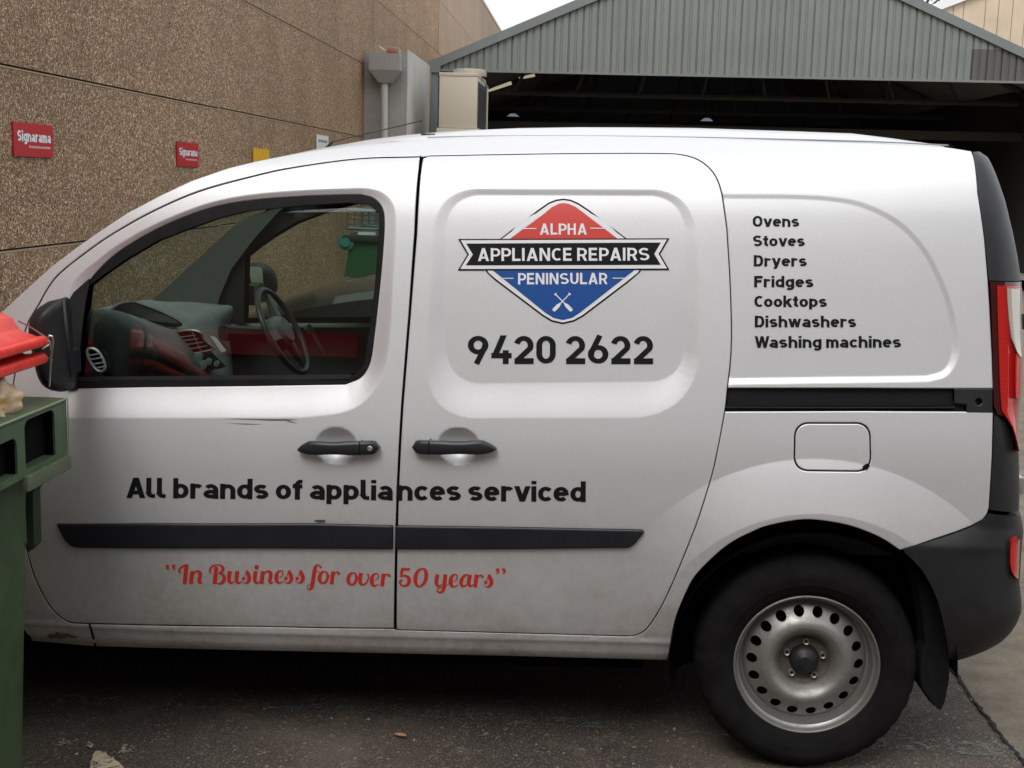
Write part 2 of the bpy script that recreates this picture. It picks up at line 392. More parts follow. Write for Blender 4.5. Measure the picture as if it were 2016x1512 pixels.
def side_mesh(name, outer, holes=(), step=.008, mat_=PAINT, parent=None, edge=.003, roll=.003, skirt=.018, px=True, mirror=False, lift=0., seg=None, recess_lines=False, basen=None):
    """sheet-metal panel lying on the side surface with rolled edges and a return flange"""
    O = px2s(outer) if px else np.array(outer); H = [px2s(h) if px else np.array(h) for h in holes]
    sg = seg or step
    O = resample(O, sg); H = [resample(h, sg) for h in H]
    rings = []
    if edge: rings = [offset_poly(O, -edge)]+[offset_poly(h, edge) for h in H]
    x0, z0 = O.min(0); x1, z1 = O.max(0)
    gx, gz = np.meshgrid(np.arange(x0, x1, step), np.arange(z0, z1, step)); G = np.stack([gx.ravel(), gz.ravel()], 1)
    k = sdist(G, O) < -max(edge*1.7, .003)
    for h in H: k[k] &= sdist(G[k], h) > max(edge*1.7, .003)
    if recess_lines:
        fs = .0032; gx, gz = np.meshgrid(np.arange(x0+.0013, x1, fs), np.arange(z0+.0017, z1, fs)); G2 = np.stack([gx.ravel(), gz.ravel()], 1)
        near = np.zeros(len(G2), bool); nearG = np.zeros(len(G), bool)
        for q, (inner, outer, _) in enumerate(RECESS):
            if q not in ACT: continue
            for c_ in (inner, outer):
                bb0 = c_.min(0)-.02; bb1 = c_.max(0)+.02
                for GG, nn in ((G2, near), (G, nearG)):
                    s_ = (GG > bb0).all(1) & (GG < bb1).all(1) & ~nn; idx = np.nonzero(s_)[0]
                    if len(idx): nn[idx[np.abs(sdist(GG[idx], c_)) < .009]] = True
        rw = np.hypot(G2[:, 0], G2[:, 1]-.317); near |= (np.abs(rw-.612) < .009) | (np.abs(rw-.465) < .009)
        rw = np.hypot(G[:, 0], G[:, 1]-.317); nearG |= (np.abs(rw-.612) < .009) | (np.abs(rw-.465) < .009)
        G2 = G2[near]; k2 = sdist(G2, O) < -max(edge*1.7, .003)
        for h in H: k2[k2] &= sdist(G2[k2], h) > max(edge*1.7, .003)
        G = np.vstack([G[k & ~nearG], G2[k2]]); k = np.ones(len(G), bool)
        for cx, cz, rx, rz, _ in BOWLS:
            el = np.array([(cx+rx*.999*math.cos(t), cz+rz*.999*math.sin(t)) for t in np.linspace(0, 2*math.pi, 73)[:-1]])
            if (sdist(el, O) < -.01).all(): rings.append(el); rings.append((el-[cx, cz])*1.012+[cx, cz])
    P, T = cdt_fill(O, H, G[k], rings)
    y = S(P[:, 0], P[:, 1])-lift; n = SN(P[:, 0], P[:, 1])
    allr = [(O, 1)]+[(h, -1) for h in H]
    if edge:
        d = np.abs(sdist(P, O)); sgn = np.ones(len(P)); which = np.zeros(len(P), int)
        for q, h in enumerate(H):
            dh = np.abs(sdist(P, h)); c = dh < d; d = np.where(c, dh, d); which[c] = q+1
        on = d < edge*.4
        y[on] += roll
        eps = 1e-4
        for q, (ring, s_) in enumerate(allr):
            c = on & (which == q)
            if not c.any(): continue
            g = np.stack([sdist(P[c]+[eps, 0], ring)-sdist(P[c]-[eps, 0], ring), sdist(P[c]+[0, eps], ring)-sdist(P[c]-[0, eps], ring)], 1)
            l = np.linalg.norm(g, axis=1)[:, None]; g = np.where(l > 1e-9, g/np.maximum(l, 1e-9), 0)*s_
            n[c, 0] += g[:, 0]*.9; n[c, 2] += g[:, 1]*.9
        n /= np.linalg.norm(n, axis=1)[:, None]
    if basen is not None:
        y = base(P[:, 0], P[:, 1])+basen; q = .002
        n = np.stack([(base(P[:, 0]+q, P[:, 1])-base(P[:, 0]-q, P[:, 1]))/(2*q), -np.ones(len(P)), (base(P[:, 0], P[:, 1]+q)-base(P[:, 0], P[:, 1]-q))/(2*q)], 1); n /= np.linalg.norm(n, axis=1)[:, None]
    V = np.stack([P[:, 0], y, P[:, 1]], 1).tolist(); NN = n.tolist(); Fc = [tuple(t) for t in T.tolist()]
    if skirt:
        for ring, s_ in allr:
            area = .5*np.sum(ring[:, 0]*np.roll(ring[:, 1], -1)-np.roll(ring[:, 0], -1)*ring[:, 1])
            s2 = s_ if area > 0 else -s_
            yy = S(ring[:, 0], ring[:, 1])-lift+(roll if edge else 0); k0 = len(V); m = len(ring)
            e = np.roll(ring, -1, 0)-np.roll(ring, 1, 0); l = np.maximum(np.linalg.norm(e, axis=1), 1e-9)
            nx, nz = e[:, 1]/l*s2, -e[:, 0]/l*s2
            for i in range(m): V.append([ring[i, 0], yy[i], ring[i, 1]]); NN.append([nx[i], 0, nz[i]])
            for i in range(m): V.append([ring[i, 0], yy[i]+skirt, ring[i, 1]]); NN.append([nx[i], 0, nz[i]])
            for i in range(m):
                j = (i+1) % m; f = (k0+i, k0+j, k0+m+j, k0+m+i); Fc.append(f if s2 > 0 else f[::-1])
    if mirror:
        V = [[v[0], WID-v[1], v[2]] for v in V]; NN = [[q[0], -q[1], q[2]] for q in NN]; Fc = [f[::-1] for f in Fc]
    return mesh(name, V, Fc, mat_, parent, normals=NN)
WID = 1.83
def mirror_copy(o, name=None, parent=None, label=None):
    me = o.data.copy(); n = len(me.vertices)
    co = np.empty(n*3); me.vertices.foreach_get('co', co); co = co.reshape(-1, 3)
    nn = np.array([tuple(v.vector) for v in me.vertex_normals]) if False else None
    V = co.copy(); V[:, 1] = WID-V[:, 1]
    nrm = np.empty((len(me.loops), 3))
    vn = np.zeros((n, 3))
    me.corner_normals
    for li, lp in enumerate(me.loops): vn[lp.vertex_index] = me.corner_normals[li].vector
    vn[:, 1] *= -1
    Fc = [tuple(p.vertices)[::-1] for p in me.polygons]
    r = mesh(name or o.name.split('.')[0], V.tolist(), Fc, me.materials[0], parent or o.parent, normals=vn.tolist())
    bpy.data.meshes.remove(me); return r
def union_tris(pts, faces, eps):
    r = delaunay_2d_cdt(pts, [], faces, 0, eps)
    P = np.array([tuple(v) for v in r[0]]); T = np.array([tuple(f) for f in r[2]]); C = P[T].mean(1)
    A_ = P[T]; ar = np.abs((A_[:, 1, 0]-A_[:, 0, 0])*(A_[:, 2, 1]-A_[:, 0, 1])-(A_[:, 2, 0]-A_[:, 0, 0])*(A_[:, 1, 1]-A_[:, 0, 1]))
    keep = np.zeros(len(T), bool)
    for f in faces:
        q = np.array([tuple(pts[i]) for i in f]); k = (C[:, 0] >= q[:, 0].min()) & (C[:, 0] <= q[:, 0].max()) & (C[:, 1] >= q[:, 1].min()) & (C[:, 1] <= q[:, 1].max()) & ~keep
        if k.any(): idx = np.nonzero(k)[0]; keep[idx] = sdist(C[idx], q) < 0
    keep &= ar > 1e-12
    return P, [tuple(t) for t in T[keep].tolist()]
def decal(name, polys, m, parent, lift=.0012, px=True, maxseg=.02):
    """polys: list of polygons (pixels); union drawn as thin vinyl on the surface"""
    pts = []; faces = []
    for p in polys:
        k = len(pts); pts += [Vector((float(a[0]), float(a[1]))) for a in p]; faces.append(list(range(k, k+len(p))))
    P, T = union_tris(pts, faces, 1e-4)
    Q = px2s(P, True, lift) if px else P
    y = S(Q[:, 0], Q[:, 1])-lift; n = SN(Q[:, 0], Q[:, 1])
    V = np.stack([Q[:, 0], y, Q[:, 1]], 1)
    ar = lambda f: sum(Q[f[i]][0]*Q[f[(i+1) % len(f)]][1]-Q[f[(i+1) % len(f)]][0]*Q[f[i]][1] for i in range(len(f)))
    Fc = [f if ar(f) > 0 else f[::-1] for f in T]
    return mesh(name, V.tolist(), Fc, m, parent, normals=n.tolist())

# ------------------------------------------------------------------ stroke lettering
def arc(cx, cy, rx, ry, a0, a1, n=None):
    n = n or max(3, int(abs(a1-a0)/15)); return [(cx+rx*math.cos(R(a0+(a1-a0)*k/n)), cy+ry*math.sin(R(a0+(a1-a0)*k/n))) for k in range(n+1)]
HS = [1.]
def stroke(pts, w, closed=False):
    """constant or per-point width stroke -> quads"""
    P = [np.array(p[:2], float) for p in pts]; ws = [(p[2] if len(p) > 2 else w) for p in pts]
    n = len(P); Lp = []; Rp = []
    for i in range(n):
        a = P[i-1] if (i > 0 or closed) else None; b = P[(i+1) % n] if (i < n-1 or closed) else None
        e0 = (P[i]-a) if a is not None else (b-P[i]); e1 = (b-P[i]) if b is not None else e0
        e0 = e0/max(np.linalg.norm(e0), 1e-9); e1 = e1/max(np.linalg.norm(e1), 1e-9)
        n0 = np.array([-e0[1], e0[0]]); n1 = np.array([-e1[1], e1[0]]); nn = n0+n1; l = np.linalg.norm(nn); nn = n0 if l < 1e-6 else nn/l
        k = ws[i]/2/max(.6, nn@n0); nn = nn*np.array([1, HS[0]]); Lp.append(P[i]+nn*k); Rp.append(P[i]-nn*k)
    q = []
    for i in range(n if closed else n-1):
        j = (i+1) % n; q.append([tuple(Rp[i]), tuple(Rp[j]), tuple(Lp[j]), tuple(Lp[i])])
    return q
def diag(x0, y0, x1, y1, w):
    """slanting bar with horizontal ends"""
    l = math.hypot(x1-x0, y1-y0); hw = w*l/abs(y1-y0)/2
    return [[(x0-hw, y0), (x0+hw, y0), (x1+hw, y1), (x1-hw, y1)]]
def rect(x0, y0, x1, y1): return [[(x0, y0), (x1, y0), (x1, y1), (x0, y1)]]
def glyph(c, w):
    h = w/2; X = .745; D = .2
    def bowl(W, top=X): 
        r = W/2-h; ry = min(r*1.05, (top-w)/2)
        return stroke(arc(W/2, top-h-ry, r, ry, 0, 180)+arc(W/2, h+ry, r, ry, 180, 360), w, True)
    def archp(x0, x1, top=X, y0=None):
        r = (x1-x0)/2-h; return stroke(arc((x0+x1)/2, top-h-r, r, r, 180, 0)+[(x1-h, 0)], w)
    if c == ' ': return [], .26
    if c in 'oO0':
        W = {'o': .68, 'O': .80, '0': .68}[c]; T = X if c == 'o' else 1
        return bowl(W, T), W
    if c == 'b': return rect(0, 0, w, 1)+bowl(.69), .69
    if c == 'd': return rect(.69-w, 0, .69, 1)+bowl(.69), .69
    if c == 'p': return rect(0, -D, w, X)+bowl(.69), .69
    if c == 'g': 
        r = .69/2-h; return rect(.69-w, 0, .69, X)+bowl(.69)+stroke([(.69-h, .1)]+arc(.345, -.26+h+r*.8, r, r*.8, 0, -145), w), .69
    if c == 'n': return rect(0, 0, w, X)+archp(0, .69), .69
    if c == 'h': return rect(0, 0, w, 1)+archp(0, .69), .69
    if c == 'm': return rect(0, 0, w, X)+archp(0, .60)+archp(.60-w, 1.2-w), 1.2-w
    if c == 'u': 
        r = .345-h; return rect(.69-w, 0, .69, X)+stroke([(h, X)]+arc(.345, h+r, r, r, 180, 360), w), .69
    if c == 'r': return rect(0, 0, w, X)+stroke(arc(h+.2, X-h-.2, .2, .2, 180, 42), w), .52
    if c == 'a':
        W = .67; r = W/2-h; t = .47
        return rect(W-w, 0, W, X-h-r)+stroke([(W-h, X-h-r-.05)]+arc(W/2, X-h-r, r, r, 0, 143), w) + \
            stroke(arc(W/2, t-h-(t-w)/2, r, (t-w)/2, 0, 360, 20)[:-1], w, True), W
    if c == 'c': 
        W = .62; r = .345-h; return stroke(arc(.345, X-h-r, r, r, 38, 180)+arc(.345, h+r, r, r, 180, 322), w), W
    if c == 'e':
        W = .68; r = W/2-h; return stroke([(W-h, .32), (W-h, X-h-r)]+arc(W/2, X-h-r, r, r, 0, 180)[1:]+arc(W/2, h+r, r, r, 180, 318), w)+rect(h, .29, W-h*1.0, .29+w*.82), W
    if c in 'sS':
        W = .64 if c == 's' else .76; T = X if c == 's' else 1; rx = W/2-h; ry = (T-w)/4
        return stroke(arc(W/2, T-h-ry, rx, ry, 32, 270)+arc(W/2, h+ry, rx, ry, 90, -148)[1:], w), W
    if c == 't': return stroke([(.1+h, .93), (.1+h, h+.14)]+arc(.1+h+.14, h+.14, .14, .14, 180, 270)+[(.42, h)], w)+rect(0, X-w*.85, .42, X), .43
    if c == 'f': return stroke([(.1+h, 0), (.1+h, 1-h-.15)]+arc(.1+h+.15, 1-h-.15, .15, .15, 180, 90)+[(.44, 1-h)], w)+rect(0, X-w*.85, .44, X), .44
    if c == 'l': return stroke([(h, 1), (h, h+.16)]+arc(h+.16, h+.16, .16, .16, 180, 270)+[(.40, h)], w), .40
    if c == 'i': return rect(0, 0, w, X)+rect(0, 1-w*.72, w, 1), w
    if c == 'I': return rect(0, 0, w, 1), w
    if c == 'k': return rect(0, 0, w, 1)+diag(.18, .28, .56, X, w)+diag(.60, 0, .32, .44, w), .68
    if c == 'v': return diag(.36, 0, .11, X, w)+diag(.36, 0, .61, X, w), .72
    if c == 'y': return diag(.36, .02, .11, X, w)+stroke([(.61, X), (.36, .0), (.29, -.12), (.15, -.14)], w*.98), .72
    if c == 'w': return diag(.3, 0, .1, X, w*.94)+diag(.3, 0, .5, X, w*.94)+diag(.7, 0, .5, X, w*.94)+diag(.7, 0, .9, X, w*.94), 1.0
    if c == 'W': return diag(.35, 0, .12, 1, w*.94)+diag(.35, 0, .58, 1, w*.94)+diag(.81, 0, .58, 1, w*.94)+diag(.81, 0, 1.04, 1, w*.94), 1.16
    if c == 'A': return diag(.12, 0, .42, 1, w*1.05)+diag(.72, 0, .42, 1, w*1.05)+rect(.2, .19, .64, .19+w*.82), .84
    if c == 'D': return rect(0, 0, w, 1)+stroke([(h, h), (.42, h)]+arc(.42, .5, .76-h-.42, .5-h, -90, 90)+[(h, 1-h)], w), .76
    if c == 'F': return rect(0, 0, w, 1)+rect(0, 1-w, .66, 1)+rect(0, .42, .58, .42+w), .66
    if c == 'E': return rect(0, 0, w, 1)+rect(0, 1-w*.95, .60, 1)+rect(0, .5-w*.45, .56, .5+w*.45)+rect(0, 0, .62, w*.95), .62
    if c == 'L': return rect(0, 0, w, 1)+rect(0, 0, .60, w*.95), .58
    if c == 'H': return rect(0, 0, w, 1)+rect(.72-w, 0, .72, 1)+rect(0, .5-w*.45, .72, .5+w*.45), .72
    if c == 'T': return rect(.3-h, 0, .3+h, 1)+rect(0, 1-w, .6, 1), .6
    if c == 'N': return rect(0, 0, w, 1)+rect(.76-w, 0, .76, 1)+diag(.76-w*.62, 0, w*.62, 1, w*.9), .76
    if c == 'C': return stroke(arc(.40, 1-h-.34, .40-h, .34, 50, 180)+arc(.40, h+.34, .40-h, .34, 180, 310), w), .68
    if c == 'U': return stroke([(h, 1)]+arc(.36, h+.3, .36-h, .3, 180, 360)+[(.72-h, 1)], w), .72
    if c in 'PR':
        t = .58
        q = rect(0, 0, w, 1)+stroke([(h, 1-h), (.38, 1-h)]+arc(.38, 1-h-t/2+h*.5, .70-h-.38, (t-w)/2+.04, 90, -90)+[(h, 1-t+h*.1)], w)
        if c == 'R': q += diag(.62, 0, .40, .45, w)
        return q, (.64 if c == 'P' else .70)
    if c == '9': return stroke(arc(.36, 1-h-.24, .36-h, .24, 0, 360, 24)[:-1], w, True)+stroke([(.72-h, .72), (.68-h, .56), (.30, 0)], w*.98), .72
    if c == '6': return stroke(arc(.36, h+.24, .36-h, .24, 0, 360, 24)[:-1], w, True)+stroke([(h, .28), (h+.04, .44), (.42, 1)], w*.98), .72
    if c == '4': return diag(.13, .22, .46, 1, w)+rect(.03, .2, .74, .2+w*.9)+rect(.43, 0, .43+w, .48), .74
    if c == '2': return stroke(arc(.35, 1-h-.25, .35-h*1.05, .25, 165, -25)+[(.12, h+.02)], w)+rect(.03, 0, .70, w), .72
    if c == '.': return rect(0, 0, w, w), w
    return [], .3
def text_polys(s, w, track=.11, kern=None):
    """-> polys in cap units, total advance"""
    x = 0; out_ = []
    HS[0] = .80
    for i, c in enumerate(s):
        q, a = glyph(c, w)
        out_ += [[(px_+x, py_) for px_, py_ in p] for p in q]; x += a+(track if c != ' ' else 0)
        if c in 'Avy' : x -= .03
        if c == 'W': x -= .10
    HS[0] = 1.
    return out_, x-track
def text_px(s, w, p0, p1, cap, track=.11, shear=0., taper=1.):
    """text with baseline from p0 to p1 (pixels) and cap height in pixels"""
    polys, adv = text_polys(s, w, track); p0 = np.array(p0, float); p1 = np.array(p1, float); e = (p1-p0)/adv
    dn = e/np.linalg.norm(e); upv = np.array([dn[1], -dn[0]])
    upv = upv if upv[1] < 0 else -upv
    upv = upv+dn*shear
    return [[tuple(p0+e*a+upv*cap*b*(1+(taper-1)*a/adv)) for a, b in p] for p in polys]
# ------------------------------------------------------------------ delivery van: body
tag(VAN, 'white delivery van with appliance repair lettering and black bumper parked side on', 'van')
TOPB = [(1912, 298), (1900, 296), (1862, 290), (1712, 282), (1512, 277), (1250, 272), (1008, 271), (841, 274), (704, 284), (604, 299), (504, 318), (450, 331), (375, 357), (318, 384), (250, 420), (200, 453), (150, 488), (100, 526), (50, 571), (5, 613), (-45, 655), (-100, 698), (-150, 738)]
ARCH = [(1313, 1300), (1318, 1284), (1322, 1254), (1330, 1216), (1348, 1171), (1368, 1134), (1408, 1093), (1443, 1066), (1483, 1046), (1512, 1035), (1569, 1024), (1612, 1024), (1670, 1034), (1713, 1049), (1742, 1063), (1772, 1083)]
SEAM = [(1772, 1083), (1840, 1061), (1885, 1046), (1915, 1034), (1935, 1023), (1943, 1012), (1947, 1000)]
REARE = [(1948, 985), (1953, 900), (1955, 815), (1955, 763), (1953, 700), (1948, 600), (1945, 555), (1938, 470), (1925, 380)]
body_px = px2s(bez(ARCH, 3).tolist()+SEAM[1:]+REARE+TOPB)
front_xz = [(-2.75, 1.085), (-3.1, 1.0), (-3.38, .88), (-3.52, .72), (-3.57, .5), (-3.55, .28), (-3.1, .22)] + \
    [(-2.72+.375*math.cos(R(a)), .30+.375*math.sin(R(a))) for a in range(195, 5, -12)] + [(-2.32, .325)]
sill_px = px2s([(60, 1262), (175, 1272), (340, 1277), (504, 1281), (777, 1287), (1008, 1292)])
bf = px2s([(-150, 738)])[0]
BODY = np.vstack([body_px, np.array(front_xz), sill_px])
RAIL = [(1429, 764), (1700, 764), (1955.5, 765), (1955.5, 811), (1700, 810), (1424, 811)]
FLAP_O = round_poly([(1564, 832), (1714, 832), (1716, 930), (1562, 928)], 26, 6)
FLAP = round_poly([(1567, 835), (1711, 835), (1713, 927), (1565, 925)], 24, 6)
doorf_o = offset_poly(px2s(DOORF), .0036); doors_o = offset_poly(px2s(DOORS), .0028)
# the two doors meet along one gap, so they share one opening in the body
def union_poly(polys):
    pts = []; fc = []
    for p in polys:
        k = len(pts); pts += [Vector(tuple(q)) for q in p]; fc.append(list(range(k, k+len(p))))
    r = delaunay_2d_cdt(pts, [], fc, 1, 1e-6); cnt = {}
    for f in r[2]:
        for i in range(len(f)):
            a, b = f[i], f[(i+1) % len(f)]; cnt[(a, b)] = 1
    nx = {a: b for (a, b) in cnt if (b, a) not in cnt}
    best = []
    while nx:
        s_ = next(iter(nx)); loop = [s_]; c = nx.pop(s_)
        while c != s_ and c in nx: loop.append(c); c = nx.pop(c)
        if len(loop) > len(best): best = loop
    return np.array([tuple(r[0][i]) for i in best])
gap_px = px2s([(822, 309.5), (838, 308), (836, 330), (826, 460), (814, 600), (798, 800), (789, 950), (785, 1100), (785, 1241), (771, 1239), (771, 1100), (775, 950), (784, 800), (800, 600), (812, 460), (822, 330)])
DOORS_OPEN = union_poly([doorf_o, doors_o, gap_px])
body = side_mesh('body_side', BODY, [DOORS_OPEN, px2s(RAIL), px2s(FLAP_O)], px=False, parent=VAN, step=.009, mat_=PAINT, recess_lines=True)
front_door = side_mesh('front_door', DOORF, [WIN], parent=VAN, step=.008, recess_lines=True)
ACT[:] = [0, 1]
sliding_door = side_mesh('sliding_door', DOORS, [], parent=VAN, step=.007, recess_lines=True)
ACT[:] = [0, 1, 2]
flap = side_mesh('fuel_flap', FLAP, [], parent=VAN, step=.006, lift=.0005, recess_lines=True)
notch = decal('flap_notch', [[(1697, 925), (1699, 917), (1706, 913), (1712, 912), (1712, 918), (1708, 924)]], DARK, flap, .003)
# cabin lining behind the skin, and a black sheet that adds shade to the gaps
BL = np.array(BODY); 
_B = list(BOWLS); BOWLS.clear()
liner = side_mesh('inner_lining', offset_poly(BL, -.012), [px2s(GLs := [(150, 750), (163, 618), (170, 560), (203, 535), (250, 503), (312, 468), (375, 444), (425, 427), (485, 411), (600, 399), (700, 394), (734, 398), (751, 412), (751, 440), (743, 560), (733, 642), (722, 722), (702, 745), (640, 750), (400, 752)])], px=False, mat_=LINER, parent=VAN, step=.05, edge=0, skirt=.02, lift=-.034, seg=.03)
gapb = side_mesh('gap_shade', offset_poly(BL, -.02), [px2s(offset_poly(WIN, 3)).tolist()]+[[(cx+rx*1.15*math.cos(t), cz+rz*1.15*math.sin(t)) for t in np.linspace(0, 2*math.pi, 25)[:-1]] for cx, cz, rx, rz, _ in _B], px=False, mat_=DARK, parent=VAN, step=.04, edge=0, skirt=0, lift=-.0245, seg=.02)
BOWLS.extend(_B)
# ---- near side window
GL = [(155, 745), (167, 618), (173, 566), (205, 541), (250, 510), (312, 474), (375, 450), (425, 432), (485, 417), (600, 405), (690, 400), (728, 404), (745, 418), (746, 445), (738, 560), (728, 642), (717, 719), (699, 738), (640, 744), (400, 747)]
SEALM = m_plastic('seal_black', (.006, .0055, .0055), .7); bsdf(SEALM).inputs['Specular IOR Level'].default_value = .25
wf = side_mesh('window_seal', WIN, [GL], mat_=SEALM, parent=front_door, step=.02, edge=.003, roll=.002, skirt=.03, seg=.015, lift=.001)
GLp = px2s(GL)
glass = side_mesh('window_glass', offset_poly(GLp, .004), [], px=False, mat_=GLASS, parent=front_door, step=.03, edge=0, skirt=0, seg=.03, basen=.033)
sill_strip = decal('belt_strip', [[(150, 742), (690, 737), (690, 746), (150, 751)]], TRIMPL, front_door, .004)
corner = side_mesh('mirror_corner_cover', [(131, 602), (147, 575), (176, 549), (178, 560), (170, 600), (160, 680), (153, 766), (134, 768), (128, 700)], [], mat_=BLACKPL, parent=front_door, step=.02, edge=.004, roll=.004, skirt=.02, lift=.012, seg=.015)
# ---- far side: the same panels mirrored
for o_ in (front_door, sliding_door, body, liner, glass, wf):
    r_ = mirror_copy(o_, o_.name.split('.')[0], VAN)
    if o_ is glass: r_.data.materials[0] = SCREEN

# ---- roof, windscreen, bonnet, nose, back
def cross(name, pts, upc, fwd, m, n=18, pw=2.4, parent=VAN, smooth=True):
    V = []; k = len(pts)
    for i, (x, y, z) in enumerate(pts):
        for j in range(n+1):
            s_ = j/n; q = 2*s_-1; s2 = .5+.5*math.copysign(abs(q)**.8, q); f = 1-abs(2*s2-1)**pw
            V.append((x-fwd[i]*f, y+(WID-2*y)*s2, z+upc[i]*f))
    Fc = []
    for i in range(k-1):
        for j in range(n): Fc.append((i*(n+1)+j, (i+1)*(n+1)+j, (i+1)*(n+1)+j+1, i*(n+1)+j+1))
    return mesh(name, V, Fc, m, parent, smooth=smooth)
def edge3(pxs=None, xz=None, inset=0):
    Q = px2s(pxs) if pxs is not None else np.array(xz); y = S(Q[:, 0], Q[:, 1])
    return [(a, b+.001, c-.001) for (a, c), b in zip(Q, y)]
rt = [(1915, 299), (1862, 290), (1780, 286), (1712, 282), (1600, 279), (1512, 277), (1380, 274), (1250, 272), (1130, 271), (1008, 271), (920, 272), (841, 274), (770, 278), (704, 284), (604, 299), (504, 318), (450, 331)]
E3 = edge3(rt)
crown = np.interp([p[0] for p in E3], [-1.6, -1.3, -.8, -.3, .2, .35, .46], [.022, .03, .046, .05, .046, .032, .004])
roof = cross('roof', E3, crown, [0]*len(E3), PAINT, pw=3.2)
# roof ditch strip along the edge
db = MB(); dp = [(p[0], p[1]+.004, p[2]+.0035) for p in edge3([(1868, 288), (1780, 283), (1712, 280), (1600, 277), (1512, 275), (1380, 272), (1250, 270), (1130, 269), (1008, 269), (920, 270), (841, 272)])]
db.tube(dp, .0022, 5); db.build('roof_ditch_strip', mat('ditch_grey', (.32, .33, .34), .5), VAN, True)
db = MB(); a_ = Vector(edge3([(841, 268)])[0]); db.box((a_.x-.022, a_.y+.012, a_.z+.004), (a_.x+.022, a_.y+.03, a_.z+.010), bev=.002); db.build('roof_rack_plug', TRIMPL, VAN, True)
db = MB(); a_ = Vector(edge3([(1873, 286)])[0]); db.add([a_+Vector((-.014, -.003, -.004)), a_+Vector((.012, -.003, -.004)), a_+Vector((-.012, -.003, .008)), a_+Vector((-.014, .02, -.004)), a_+Vector((.012, .02, -.004)), a_+Vector((-.012, .02, .008))], [(0,1,2),(3,5,4),(0,3,4,1),(1,4,5,2),(2,5,3,0)]); db.build('ditch_end_plug', DARK, VAN)
W3 = edge3([(450, 331), (375, 357), (318, 384), (250, 420), (200, 453), (150, 488), (100, 526), (50, 571), (5, 613), (-45, 655), (-100, 698), (-150, 738)])
hd = W3[:2]
cross('roof_header', hd, [.022, .02], [.0, .05], PAINT, pw=3.0)
ws = [W3[1]]+W3[2:]
cross('windscreen', [(p[0]+.004, p[1], p[2]) for p in ws], np.linspace(.02, .0, len(ws)), np.linspace(.05, .20, len(ws)), SCREEN, pw=2.2)
H3 = edge3(xz=[(bf[0], bf[1]), (-2.67, 1.11), (-2.75, 1.085), (-3.1, 1.0), (-3.38, .88), (-3.52, .72)])
cross('bonnet', H3, [.0, .03, .045, .05, .035, .0], [.20, .20, .17, .12, .1, .1], PAINT, pw=2.4)
nose = edge3(xz=[(-3.52, .72), (-3.57, .5), (-3.55, .28), (-3.45, .22)])
cross('front_bumper', nose, [0]*4, [.1, .12, .1, .08], BLACKPL, pw=2.4)
back_x = .52
for zz in (.62, 1.27):
    bk = MB(); bk.box((back_x+.04, .16, zz), (back_x+.082, .22, zz+.045), bev=.006); bk.build('rear_hinge', TRIMPL, VAN, True)
bk = MB(); bk.box((back_x+.03, .15, .80), (back_x+.088, .22, .85), bev=.006); bk.build('rear_latch', METAL, VAN, True)
# ---- underbody and cargo shell
ub = MB(); ub.box((-3.4, .28, .20), (-.46, WID-.28, .34)); ub.box((-3.4, .12, .33), (-.46, WID-.12, .36)); ub.box((-.42, .35, .26), (.50, WID-.35, .34)); ub.build('floor_pan', DARK, VAN)
ub = MB(); ub.box((-.62, .17, .32), (-.60, WID-.17, 1.60)); ub.box((-.60, .20, .6), (.45, .22, 1.5)); ub.build('cargo_bulkhead', LINER, VAN)
# ---- rear wheel housing
hw = MB(); n = 48
V = []
for k in range(n+1):
    a = R(-2+200*k/n); r1, r2 = .402, .385
    for yy, rr_ in ((.012, r1), (.05, r1+.002), (.30, r2), (.32, .2)):
        V.append((WC[0]+.01+rr_*math.cos(a), yy, WC[1]+.0+rr_*math.sin(a)*.985))
hw.add(V, grid_faces(n+1, 4)); hw.build('wheel_housing', DARK, VAN, True)
hw2 = MB(); hw2.add([(a, WID-b, c) for a, b, c in V], [f[::-1] for f in grid_faces(n+1, 4)]); hw2.build('wheel_housing', DARK, VAN, True)

# ---- slide rail
rl = MB(); q = px2s([(1420, 758), (1958, 758), (1958, 818), (1420, 818)]); yb = S(q[:, 0], q[:, 1])
V = []
for x_, z_, y_ in ((q[0][0], q[0][1], yb[0]), (q[1][0], q[1][1], yb[1]), (q[2][0], q[2][1], yb[2]), (q[3][0], q[3][1], yb[3])): V.append((x_, y_+.014, z_))
rl.add(V, [(0, 1, 2, 3)]); rail = rl.build('slide_rail', mat('rail_black', (.008, .009, .012), .35), VAN)
rb = side_mesh('rail_lip', [(1426, 801), (1880, 801), (1880, 804), (1426, 804)], [], mat_=TRIMPL, parent=rail, step=.03, edge=0, skirt=.02, lift=-.006, seg=.05)
rc = side_mesh('rail_end_cap', [(1879, 765), (1954.5, 766), (1954.5, 814), (1903, 813), (1903, 797), (1879, 794)], [round_poly([(1920, 784), (1934, 784), (1934, 798), (1920, 798)], 7, 4)], mat_=TRIMPL, parent=rail, step=.02, edge=.003, roll=.003, skirt=.015, lift=.001, seg=.006)
# ---- black side moulding, split at the door gap
def molding(P, par):
    return side_mesh('side_moulding', P, [], mat_=MOULD, parent=par, step=.012, edge=.006, roll=.007, skirt=.02, lift=.014, seg=.008)
MOULD = m_plastic('moulding_navy_black', (.010, .011, .016), .42)
molding([(114, 1031), (300, 1030), (620, 1030), (774, 1034), (774, 1080), (500, 1078), (155, 1077), (142, 1074), (130, 1063), (120, 1045)], front_door)
molding([(780, 1034), (1000, 1037), (1200, 1041), (1262, 1042), (1268, 1045), (1266, 1050), (1248, 1071), (1238, 1077), (1000, 1080), (780, 1080)], sliding_door)
